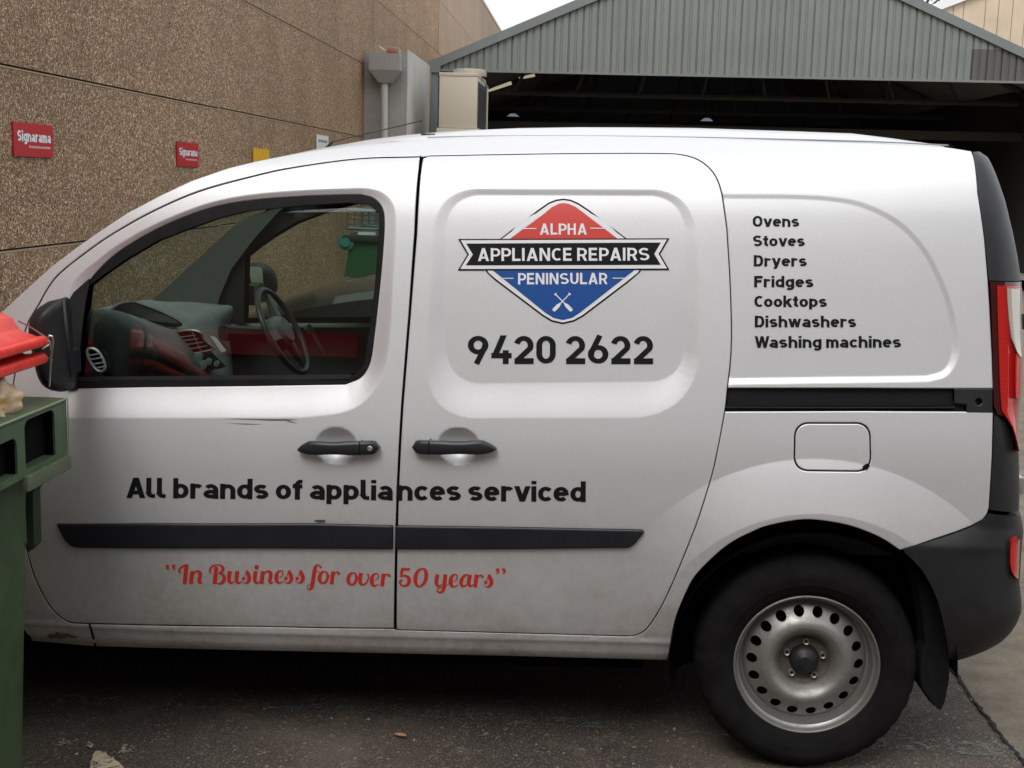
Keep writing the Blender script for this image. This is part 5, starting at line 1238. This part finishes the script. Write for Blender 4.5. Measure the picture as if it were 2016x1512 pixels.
for (u0, v0, u1, v1), yy in (((961, 179, 1007, 163), 2.0), ((1022, 154, 1053, 148), 4.5)):
    a = wat(u0, v0, YS+yy)-Vector((0, YS, 0)); b = wat(u1, v1, YS+yy)-Vector((0, YS, 0)); o = MB(); o.tube([a, a.lerp(b, .35), b], [.022, .03, .034], 6); lamp = o.build('batten_light', LT, shed)
for u, v in ((1392, 235), (1010, 226), (1974, 163)):
    a = wat(u, v, YS+9)-Vector((0, YS, 0)); o = MB(); k = .14 if u != 1974 else .05; o.add([a+Vector((-k, 0, -.03)), a+Vector((k, 0, -.03)), a+Vector((k*.4, 0, .03)), a+Vector((-k*.4, 0, .03)), a+Vector((-k, .2, -.03)), a+Vector((k, .2, -.03)), a+Vector((k*.4, .2, .03)), a+Vector((-k*.4, .2, .03))], [(0,1,2,3),(7,6,5,4),(0,4,5,1),(3,2,6,7),(0,3,7,4),(1,5,6,2)]); o.build('bay_lamp_shade', mat('lamp_shade_grey', (.45, .47, .5), .5, emis=(.8, .85, 1), estr=.15), shed)
CBM = mat('beam_brown', (.05, .044, .037), .9)
for q_ in (((xl, 2, 2.6), (xR, 2.3, 2.75)), ((xl, 10, 2.3), (xR, 10.3, 2.62))): o = MB(); o.box(*q_); o.build('cross_beam', CBM, shed)
fl = MB(); fl.box((xl+.05, .3, .25), (xR-.05, 16, .3)); fl.build('shed_floor', SIN, shed)

# ------------------------------------------------------------------ air conditioning condenser on a stand
YA = 19.0
ac = tag(empty('condenser_unit', (0, YA, 0)), 'cream air conditioning condenser with fan cowl in front of the shed', 'air conditioner')
CR = mat('cream_metal', (.60, .55, .44), .45); q = lambda u, v, dy=0: wat(u, v, YA+dy)-Vector((0, YA, 0))
x0, x1 = q(864.5, 200).x, q(939.5, 200).x; z1 = q(900, 143).z; z0 = q(900, 252).z
D_A = 1.4
o = MB(); o.box((x0, 0, z0), (x1, D_A, z1-.05), bev=.008); o.build('cabinet', CR, ac, True)
o = MB(); o.box((x0-.005, -.008, z1-.05), (x1+.005, D_A, z1), bev=.006); o.build('top_cap', CR, ac, True)
for zz in (z1-.025, z0+.02):
    for t in (.1, .4, .7, .95):
        o = MB(); o.lathe([(0, -.010), (.006, -.009)], 8, Matrix.Translation((x0+(x1-x0)*t, 0, zz))); o.build('screw', METAL, ac)
o = MB(); cx_, cy_ = q(916, 130).x, D_A*.5; o.lathe([(.26, z1), (.265, z1+.06), (.25, z1+.10), (.235, z1+.105), (.225, z1+.06), (.1, z1+.04), (0, z1+.04)], 32, Matrix.Translation((cx_, cy_, 0)), 'z'); o.build('fan_cowl', mat('cowl_beige', (.42, .38, .31), .55), ac, True)
o = MB(); o.box((x1, .05, z0+.02), (x1+.012, D_A-.04, z1-.12)); o.build('coil_panel', mat('coil_dark', (.07, .075, .085), .6), ac)
for k in range(16):
    o = MB(); zz = z0+.05+k*(z1-z0-.22)/16; o.box((x1+.013, .05, zz), (x1+.022, D_A-.04, zz+.012)); o.build('coil_fin', mat('coil_fin_grey', (.12, .125, .14), .5) if k == 0 else bpy.data.materials['coil_fin_grey'], ac)
o = MB(); o.tube([(x1+.03, D_A, z0-.3), (x1+.03, D_A, z1-.10), (x1-.05, D_A-.4, z1+.0)], .018, 6); o.build('guard_rail', CR, ac)
o = MB(); o.box((x0-.03, -.03, z0-.55), (x1+.03, D_A+.03, z0-.006), bev=.01); o.build('base_cabinet', CR, ac, True)
o = MB()
for a, b in ((x0+.05, .05), (x1-.05, .05), (x0+.05, D_A-.05), (x1-.05, D_A-.05)): o.box((a-.03, b-.03, -.8), (a+.03, b+.03, z0-.56))
o.build('stand', METAL, ac)

# ------------------------------------------------------------------ cream building and tree beyond
YB = 34.
bld = tag(empty('cream_building', (0, YB, 0)), 'cream panelled building with white barge behind the shed', 'building')
CRM = m_clad('cream_panel', (.62, .50, .37)); js = [1838, 1872.5, 1893, 1935.5, 1961.5, 1989, 2014, 2040, 2066, 2092, 2118]
bx = [wat(u+1, 60, YB).x for u in js]
p0 = wat(1836, 10, YB); zt0 = p0.z; sl = (wat(1862, 0, YB).z-zt0)/(wat(1862, 0, YB).x-p0.x)
zc = lambda x: min(zt0+sl*(x-bx[0]), zt0+4)
for a, b in zip(bx[:-1], bx[1:]):
    o = MB(); V = [(a+.008, 0, -1), (b-.008, 0, -1), (b-.008, 0, zc(b)-.12), (a+.008, 0, zc(a)-.12)]; V += [(x, .1, z) for x, _, z in V]
    o.add(V, [(0,1,2,3),(7,6,5,4),(0,4,5,1),(3,2,6,7),(0,3,7,4),(1,5,6,2)]); o.build('panel', CRM, bld)
o = MB(); V = [(bx[0]-.3, .02, -1), (bx[-1], .02, -1), (bx[-1], .02, zc(bx[-1])-.15), (bx[0], .02, zc(bx[0])-.15)]; o.add(V, [(0,1,2,3)]); o.box((bx[0], .1, -1), (bx[-1], 8, 5)); o.build('wall_frame', mat('joint_brown', (.2, .15, .11), .9), bld)
o = MB(); a, b = bx[0]-.4, bx[4]+2; V = [(a, -.12, zt0-sl*.4-.17), (b, -.12, zt0+sl*(b-bx[0])-.17), (b, -.12, zt0+sl*(b-bx[0])+.05), (a, -.12, zt0-sl*.4+.05)]; V += [(x, .1, z) for x, _, z in V]
o.add(V, [(0,1,2,3),(7,6,5,4),(0,4,5,1),(3,2,6,7),(0,3,7,4),(1,5,6,2)]); o.build('barge_board', mat('white_barge', (.8, .8, .8), .5), bld)
tr = tag(empty('tree', (0, 0, 0)), 'leafy tree top showing above the shed roof beside the cream building', 'tree')
c = wat(1815, -42, 42.); o = MB(); o.tube([(c.x, c.y, -1), (c.x+.1, c.y, 4), (c.x, c.y, c.z)], [.22, .16, .06], 8)
for k in range(7): a = R(51*k); o.tube([(c.x, c.y, c.z-1.2), (c.x+.9*math.cos(a), c.y+.9*math.sin(a), c.z-.3+.1*k)], [.05, .015], 5)
o.build('trunk', mat('bark', (.08, .06, .045), .9), tr, True)
LF = mat('foliage', (.05, .07, .035), .7); o = MB(); cl = [(rnd.gauss(0, .75), rnd.gauss(0, .7), rnd.gauss(0, .42)) for _ in range(46)]
for k in range(2600):
    q_ = rnd.choice(cl); p = Vector((c.x+q_[0]+rnd.gauss(0, .16), c.y+q_[1]+rnd.gauss(0, .16), c.z+q_[2]+rnd.gauss(0, .12))); s_ = rnd.uniform(.03, .06)
    u_ = Vector((rnd.uniform(-1, 1), rnd.uniform(-1, 1), rnd.uniform(-1, 1))).normalized(); v_ = u_.orthogonal().normalized(); o.add([p-u_*s_, p+v_*s_*.5, p+u_*s_, p-v_*s_*.5], [(0, 1, 2, 3)])
cr_ = o.build('crown', LF, tr); cr_['kind'] = 'stuff'
# ------------------------------------------------------------------ green bin with red lid in front of the van
GRN = m_plastic('bin_green', (.055, .095, .045), .5, 300, .2); GRN2 = m_plastic('bin_green_worn', (.10, .125, .07), .6, 120, .4); RED = m_plastic('lid_red', (.72, .045, .03), .42, 900, .03)
yfar = 3.215; xf = wat(130, 785, yfar).x; zt = wat(130, 785, yfar).z; zg = gz_(xf)
bin_ = tag(empty('wheelie_bin', (xf, yfar, zg)), 'green wheelie bin with propped red lid at the left edge before the van door', 'bin')
H = zt-zg; BW = .585; BD = .62            # local: x to the right is the front face at 0, body runs to -x; y from 0 (far) to -BW (near)
def bb(name, a, b, m=GRN, bev=.004, par=bin_): o = MB(); o.box(a, b, bev=bev); return o.build(name, m, par, True)
# tapered body
t_ = .035; o = MB(); hz = H-.145
xf_b = wat(52, 1100, 3.12).x-xf
top = [(-.075, -.03), (-.075, -BW+.03), (-BD+.02, -BW+.03), (-BD+.02, -.03)]; bot = [(-.115, -.06), (-.115, -BW+.06), (-BD+.08, -BW+.06), (-BD+.08, -.06)]
rp2 = round_poly(top, .05, 5); rb2 = round_poly(bot, .05, 5); n_ = len(rp2)
V = [(x, y, H-.02) for x, y in rp2]+[(x, y, .06) for x, y in rb2]+[(x*.97, y*.97-.01, H-.02) for x, y in rp2]+[(x*.96, y*.96-.012, .10) for x, y in rb2]
o.add(V, [(i, (i+1) % n_, n_+(i+1) % n_, n_+i) for i in range(n_)]+[(2*n_+i, 3*n_+i, 3*n_+(i+1) % n_, 2*n_+(i+1) % n_) for i in range(n_)]+[tuple(range(n_, 2*n_))]); o.build('bin_body', GRN, bin_, True, 40)
# lifting comb on the front: face plate with windows, top ledge, lower lip
o = MB(); wins = []
zc0, zc1 = -.138, -.022
yw = [(-.076, -.252), (-.296, -.47)]
outer = [(-.002, 0), (-.002-.0, -.0)]
P_out = [(0, -.157), (0, 0), (-BW, 0), (-BW, -.157)]
holes_ = [round_poly([(a, -.138), (a, zt__), (b, zt__), (b, -.138)], [.002, .022, .022, .002], 5) for (a, b), zt__ in zip(yw, (-.013, -.045))]
P, T = cdt_fill(np.array(P_out, float), holes_)
V = [(0, y, H+z) for y, z in P]+[(-.006, y, H+z) for y, z in P]; k = len(P)
o.add(V, [tuple(t) for t in T]+[tuple(x+k for x in t[::-1]) for t in T])
for hp in holes_+[np.array(P_out)]:
    m_ = len(hp); o.add([(0, y, H+z) for y, z in hp]+[(-.006, y, H+z) for y, z in hp], [(i, (i+1) % m_, m_+(i+1) % m_, m_+i) for i in range(m_)])
o.build('lifting_comb', GRN, bin_)
bb('pocket_shade', (-.050, -BW+.01, H-.16), (-.034, -.012, H-.01), DARK, 0)  # black back puts the shade of the pockets into the colour
for a, b in yw: bb('comb_shelf', (-.033, b, H-.148), (-.001, a, H-.139), GRN, 0)
for y_ in (0, -.04, -.274, -BW+.004): bb('comb_rib', (-.033, y_-.006, H-.155), (-.007, y_, H-.012), DARK, 0)  # ribs coloured black to deepen the pocket shade
bb('comb_lip', (-.012, -.262, H-.193), (.010, .0, H-.153), GRN2, .004)
# rim deck with opening
P_o = [(-BD, -BW), (.002, -BW), (.002, .001), (-BD, .001)]; hole = round_poly([(-.10, -.05), (-.10, -BW+.05), (-BD+.05, -BW+.05), (-BD+.05, -.05)], .07, 5)
P, T = cdt_fill(np.array(P_o, float), [hole]); o = MB(); k = len(P); o.add([(x, y, H+.002) for x, y in P]+[(x, y, H-.008) for x, y in P], [tuple(t) for t in T]+[tuple(x+k for x in t[::-1]) for t in T])
m_ = len(hole); o.add([(x, y, H+.002) for x, y in hole]+[(x, y, H-.05) for x, y in hole], [(i, (i+1) % m_, m_+(i+1) % m_, m_+i) for i in range(m_)]); o.build('rim', GRN2, bin_)
o = MB(); o.tube([(.003, -BW, H+.001), (.003, .002, H+.001)], .0028, 6); o.tube([(.003, .002, H+.001), (.004, .003, H-.16)], .0018, 5); o.build('rim_edge', mat('worn_edge', (.22, .32, .2), .5), bin_)
o = MB(); gp_ = [(-.030, H-.17), (-.045, H-.20), (-.062, H-.225), (-.078, H-.25), (-.080, H-.40), (-.10, H-.42), (-.10, H-.16)]; o.prism(gp_, lambda p: Vector((p[0], -.004, p[1])), lambda p: Vector((p[0], -.05, p[1]))); o.build('side_gusset', mat('bin_green_dark', (.022, .036, .018), .6), bin_)
for y_ in (-.08, -BW+.08):
    o = MB(); o.lathe([(0, -.02), (.09, -.02), (.1, -.01), (.1, .02), (0, .02)], 24, Matrix.Translation((-BD+.02, y_, .10))); o.build('bin_wheel', RUBBER, bin_, True)
# red lid propped open a little: two shells with rounded lips
def lid(name, hinge, ang, wy0, wy1, length, dome, thick=.024, par=bin_):
    T = Matrix.Translation(hinge) @ Matrix.Rotation(ang, 4, 'Y'); o = MB()
    outl = round_poly([(0, wy0), (length, wy0), (length, wy1), (0, wy1)], [.01, .075, .075, .01], 8); n_ = len(outl)
    c_ = outl.mean(0); rings = [(1, -thick*.5), (1.0, -.001), (.992, .003), (.97, .005)]
    V = []
    inner = round_poly([(.03, wy0+.045), (length-.050, wy0+.045), (length-.050, wy1-.045), (.03, wy1-.045)], [.02, .045, .045, .02], 8)
    inner2 = round_poly([(.05, wy0+.075), (length-.078, wy0+.075), (length-.078, wy1-.075), (.05, wy1-.075)], [.02, .05, .05, .02], 8)
    sh = [(c_+(outl-c_)*.975, -thick), (c_+(outl-c_)*.992, -thick*.93), (outl, -thick*.7), (outl, -thick*.3), (c_+(outl-c_)*.992, -.001), (c_+(outl-c_)*.975, .003), (c_+(inner-c_)*1.02, .004), (inner, .008), ((inner*.6+inner2*.4), dome*.75), (inner2, dome), (c_+(inner2-c_)*.5, dome*1.08), (c_+(inner2-c_)*.02, dome*1.1)]
    for ring, z in sh: V += [T @ Vector((p[0], p[1], z)) for p in ring]
    for ring, z in ((c_+(outl-c_)*.975, -thick), (c_+(outl-c_)*.97, -thick), (c_+(outl-c_)*.97, -.004), (c_+(inner2-c_)*.9, dome*.9), (c_+(inner2-c_)*.02, dome*1.0)): V += [T @ Vector((p[0], p[1], z)) for p in ring]
    nr = len(V)//n_; o.add(V, [(i*n_+j, i*n_+(j+1) % n_, (i+1)*n_+(j+1) % n_, (i+1)*n_+j) for i in range(nr-1) if i != len(sh)-1 for j in range(n_)])
    return o.build(name, RED, par, True, 50)
LL = .66; hx, hz_ = -BD-.02, H+.03
# front edge of the lips as seen
tipA = wat(91, 662, yfar-.05); tipB = wat(91, 697, yfar-.05)
for nm, tip, dm in (('lid', tipA, .085), ('lid_lower_shell', tipB, .03)):
    dx = (tip.x-xf)-hx; dz = (tip.z-zg)-hz_; lid(nm, (hx, 0, hz_), -math.atan2(dz, dx), -BW-.01, .015, math.hypot(dx, dz), dm)
bb('lid_latch', (-.10, -BW+.05, H+.06), (-.03, -.30, H+.10), RED, .012)
# wire strap with loop
def bw(u, v, y): return wat(u, v, y)-Vector((xf, yfar, zg))
o = MB(); o.tube([bw(36, 632, yfar-.10), bw(60, 644, yfar-.06), bw(90, 664, yfar-.03)], .0022, 6); o.tube([bw(82, 687, yfar-.05), bw(97, 678, yfar-.03)], .0035, 6)
lp = [bw(95, 677, yfar-.03), bw(94, 668, yfar-.03), bw(98, 660.5, yfar-.03), bw(103, 662, yfar-.03), bw(105, 672, yfar-.03), bw(103, 685, yfar-.03), bw(100, 708, yfar-.03), bw(98.5, 735, yfar-.03), bw(97, 761, yfar-.03)]
o.tube(lp, [.0032]*5+[.003, .003, .003, .0025], 6); o.tube([bw(90, 666, yfar-.03), bw(98, 674, yfar-.03), bw(100, 686, yfar-.03), bw(100, 689, yfar-.03)], .004, 6); o.tube([bw(92, 705, yfar-.04), bw(99, 705, yfar-.03), bw(104, 709, yfar-.03)], .0008, 5)
o.build('wire_strap', mat('wire_steel', (.42, .40, .36), .35, .9), bin_, True)
# rubbish bag in the opening
bm = bmesh.new(); bmesh.ops.create_icosphere(bm, subdivisions=4, radius=1)
c_ = wat(-48, 800, yfar-.22)-Vector((xf, yfar, zg))
for v in bm.verts:
    p = v.co.copy(); k = .75+.16*math.sin(p.x*7+p.z*3)*math.cos(p.y*6)+.10*math.sin(p.x*15+p.y*9)+.06*math.cos(p.z*21+p.x*5)+(.35*max(0, p.z)**4)
    v.co = Vector((p.x*.13*k, p.y*.12*k, p.z*.09*k))
me = bpy.data.meshes.new('rubbish_bag'); bm.to_mesh(me); bm.free(); BG = mat('bag_cream', (.70, .55, .36), .4); me.materials.append(BG)
_c = coords(BG); L(BG, mixc(BG, ramp(BG, noise(BG, _c, 9, 6, .7), [(.4, (0,0,0)), (.6, (1,1,1))]), (.75, .70, .62), (.60, .38, .14)), bsdf(BG).inputs['Base Color'])
for p in me.polygons: p.use_smooth = True
bag = bpy.data.objects.new('rubbish_bag', me); COL.objects.link(bag); bag.location = Vector((xf, yfar, zg))+c_
tag(bag, 'crumpled cream rubbish bag sticking out of the green bin', 'bag')

# ------------------------------------------------------------------ dark hatchback in the next bay (seen through the van's windows)
car = tag(empty('parked_car', (-.62, 7.35, gz_(-1)-.03), (0, R(-1.5), 0)), 'dark grey hatchback parked nose to the wall beyond the van', 'car')
CP = mat('car_dark_paint', (.018, .019, .021), .25, .3, coat=1.); CG = mat('car_glass', (.006, .007, .007), .25, spec=.25)
# sections along x: (x, half width low, belt z, belt half width, roof z, roof half width)
sec = [(-2.25, .62, .58, .60, .60, .55), (-2.1, .78, .64, .74, .66, .66), (-1.8, .86, .72, .82, .76, .74), (-1.45, .88, .80, .84, .90, .76), (-1.1, .89, .84, .85, 1.06, .72), (-.85, .89, .86, .85, 1.14, .74), (-.5, .89, .87, .85, 1.20, .73), (0, .89, .88, .85, 1.24, .72), (.8, .89, .90, .85, 1.24, .72), (1.3, .88, .92, .84, 1.16, .62), (1.65, .86, .92, .80, 1.02, .60), (1.9, .80, .86, .74, .90, .60), (2.0, .70, .74, .66, .78, .55)]
sec = [tuple(r) for r in catmull(sec, 4)]
V = []; nn = 18
for x, hw_, zb_, bw_, zr, rw_ in sec:
    half = [(hw_*.93, .22), (hw_, .40), (hw_*1.0, .62 if zb_ > .65 else zb_*.9), (bw_+.01, zb_-.02), (bw_-.02, zb_+.01), ((bw_+rw_)/2, (zb_+zr)/2), (rw_+.02, zr-.05), (rw_*.85, zr-.005), (rw_*.4, zr+.01)]
    for y, z in half+[(-y, z) for y, z in half[::-1]]: V.append((x, y, z))
o = MB(); o.add(V, grid_faces(len(sec), nn)); o.add([V[i] for i in range(nn)], [tuple(range(nn))]); o.add([V[-nn+i] for i in range(nn)], [tuple(range(nn-1, -1, -1))]); o.build('body', CP, car, True, 50)
def hwz(x):
    a = np.array(sec); return [float(np.interp(x, a[:, 0], a[:, k])) for k in range(1, 6)]
for s_ in (-1, 1):
    for x0, x1 in ((-1.0, .05), (.12, 1.2)):
        V = []; n_ = 8
        for i in range(n_+1):
            x = x0+(x1-x0)*i/n_; hw_, zb_, bw_, zr, rw_ = hwz(x); lo = .06; hi = .84
            for t in (lo, hi):
                y = (bw_-.02)+(rw_+.02-bw_+.02)*t; z = zb_+.01+(zr-.05-zb_-.01)*t; V.append((x, s_*(y+.022), z+.004))
        o = MB(); o.add(V, grid_faces(n_+1, 2)); o.build('side_window', CG, car, True)
    o = MB(); o.tube([(x, s_*(hwz(x)[2]+.006), hwz(x)[1]+.005) for x in np.linspace(-1.3, 1.4, 12)], .008, 6); o.build('belt_strip', mat('belt_chrome', (.5, .52, .5), .3, .8), car, True)
    for x in (-1.3, 1.28):
        o = MB(); o.lathe([(.19, -.02), (.2, 0), (.3, .0), (.31, .03), (.31, .18)], 32, Matrix.Translation((x, s_*.88-(0 if s_ < 0 else 0), .31)) @ (Matrix.Identity(4) if s_ < 0 else Matrix.Rotation(math.pi, 4, 'Z'))); o.lathe([(0, .01), (.19, .0)], 24, Matrix.Translation((x, s_*.88, .31))); o.build('wheel', RUBBER, car, True)

# ------------------------------------------------------------------ bulk bin with wire basket behind the dark car
YG = 9.6
a = wat(640, 560, YG); b = wat(790, 560, YG)
bulk = tag(empty('bulk_bin', (a.x, YG, gz_(a.x))), 'green bulk bin with round trunnion beyond the dark car', 'bin'); gb = gz_(a.x)
q = lambda u, v, y=0: wat(u, v, YG+y)-Vector((a.x, YG, gb))
GB = mat('bulk_green', (.03, .14, .055), .5)
pt = [q(690, 470), q(800, 466), q(800, 640), q(662, 640)]
o = MB(); V = [tuple(p) for p in pt]+[(p.x, p.y+.9, p.z) for p in pt]; o.add(V, [(3,2,1,0),(4,5,6,7),(0,1,5,4),(1,2,6,5),(2,3,7,6),(3,0,4,7)])
zz = q(700, 700).z; o.box((q(668, 600).x, .05, .12), (q(795, 600).x, .85, pt[2].z)); o.build('bin_body', GB, bulk)
o = MB(); o.box((q(676, 470).x, -.04, q(0, 470).z if False else q(700, 470).z-.02), (q(810, 466).x, .94, q(700, 470).z+.03), bev=.01); o.build('rim', mat('bulk_dark', (.03, .05, .04), .6), bulk, True)
o = MB(); c_ = q(682, 472); o.lathe([(0, -.05), (.035, -.05), (.038, -.03), (.062, -.025), (.065, .03)], 24, Matrix.Translation((c_.x, 0, c_.z-.02))); o.build('trunnion', mat('trunnion_teal', (.06, .28, .24), .4), bulk, True)
o = MB(); o.box((q(706, 460).x, -.03, q(0+706, 462).z), (q(740, 460).x, -.01, q(706, 456).z+.0)); o.build('label_strip', DECALW, bulk)
for k in ((.12, .12), (.8, .12), (.12, .78), (.8, .78)):
    o = MB(); o.lathe([(0, -.02), (.08, -.02), (.08, .02), (0, .02)], 16, Matrix.Translation((q(668, 600).x+k[0]*.6, k[1], .08))); o.build('castor', RUBBER, bulk, True)
bk_ = tag(empty('wire_basket', (a.x, YG, gb)), 'grey wire basket standing on the green bulk bin', 'basket')
o = MB(); x0 = q(684, 430).x; x1 = q(800, 430).x; z0 = q(700, 450).z; z1 = q(700, 414).z
for (ya) in (0., .6):
    o.tube([(x0, ya, z0), (x0, ya, z1), (x1, ya, z1), (x1, ya, z0)], .014, 6, closed=True)
for k in range(9): x = x0+(x1-x0)*k/8; o.tube([(x, 0, z0), (x, 0, z1)], .004, 4); o.tube([(x, .6, z0), (x, .6, z1)], .004, 4)
for k in range(5): z = z0+(z1-z0)*k/4; o.tube([(x0, 0, z), (x1, 0, z)], .004, 4)
for xx in (x0, x1):
    for z in (z0, z1): o.tube([(xx, 0, z), (xx, .6, z)], .014, 6)
o.build('wire_frame', mat('wire_grey', (.12, .16, .16), .5, .5), bk_)


# ------------------------------------------------------------------ the building opposite (behind the camera; van glass and paint mirror it)
op = tag(empty('opposite_building', (0, -12, 0)), 'tall brown brick workshop across the yard behind the camera', 'building')
o = MB(); o.box((-30, -8, -2), (30, 0, 10.6)); o.build('wall', mat('opposite_brick', (.16, .125, .10), .9), op)
o = MB(); o.box((-30.2, -8.2, 10.6), (30.2, .2, 10.8)); o.build('parapet', mat('opposite_cap', (.3, .3, .29), .7), op)
for k in range(6):
    o = MB(); x = -22+k*8; o.box((x, -.02, -.5), (x+4.2, .06, 2.7)); o.build('roller_door', mat('roller_grey', (.16, .165, .165), .5) if k == 0 else bpy.data.materials['roller_grey'], op)
fs = tag(empty('red_reflection_board', (-7.3, -11.85, 4.24)), 'long plain red board added out of view to show in the van glass', 'sign')  # unseen board added for the red band mirrored in the side window
o = MB(); o.box((-3.2, -.05, -.25), (2.85, .1, .25), bev=.02); o.build('sign_board', mat('board_red', (.55, .02, .02), .5), fs)
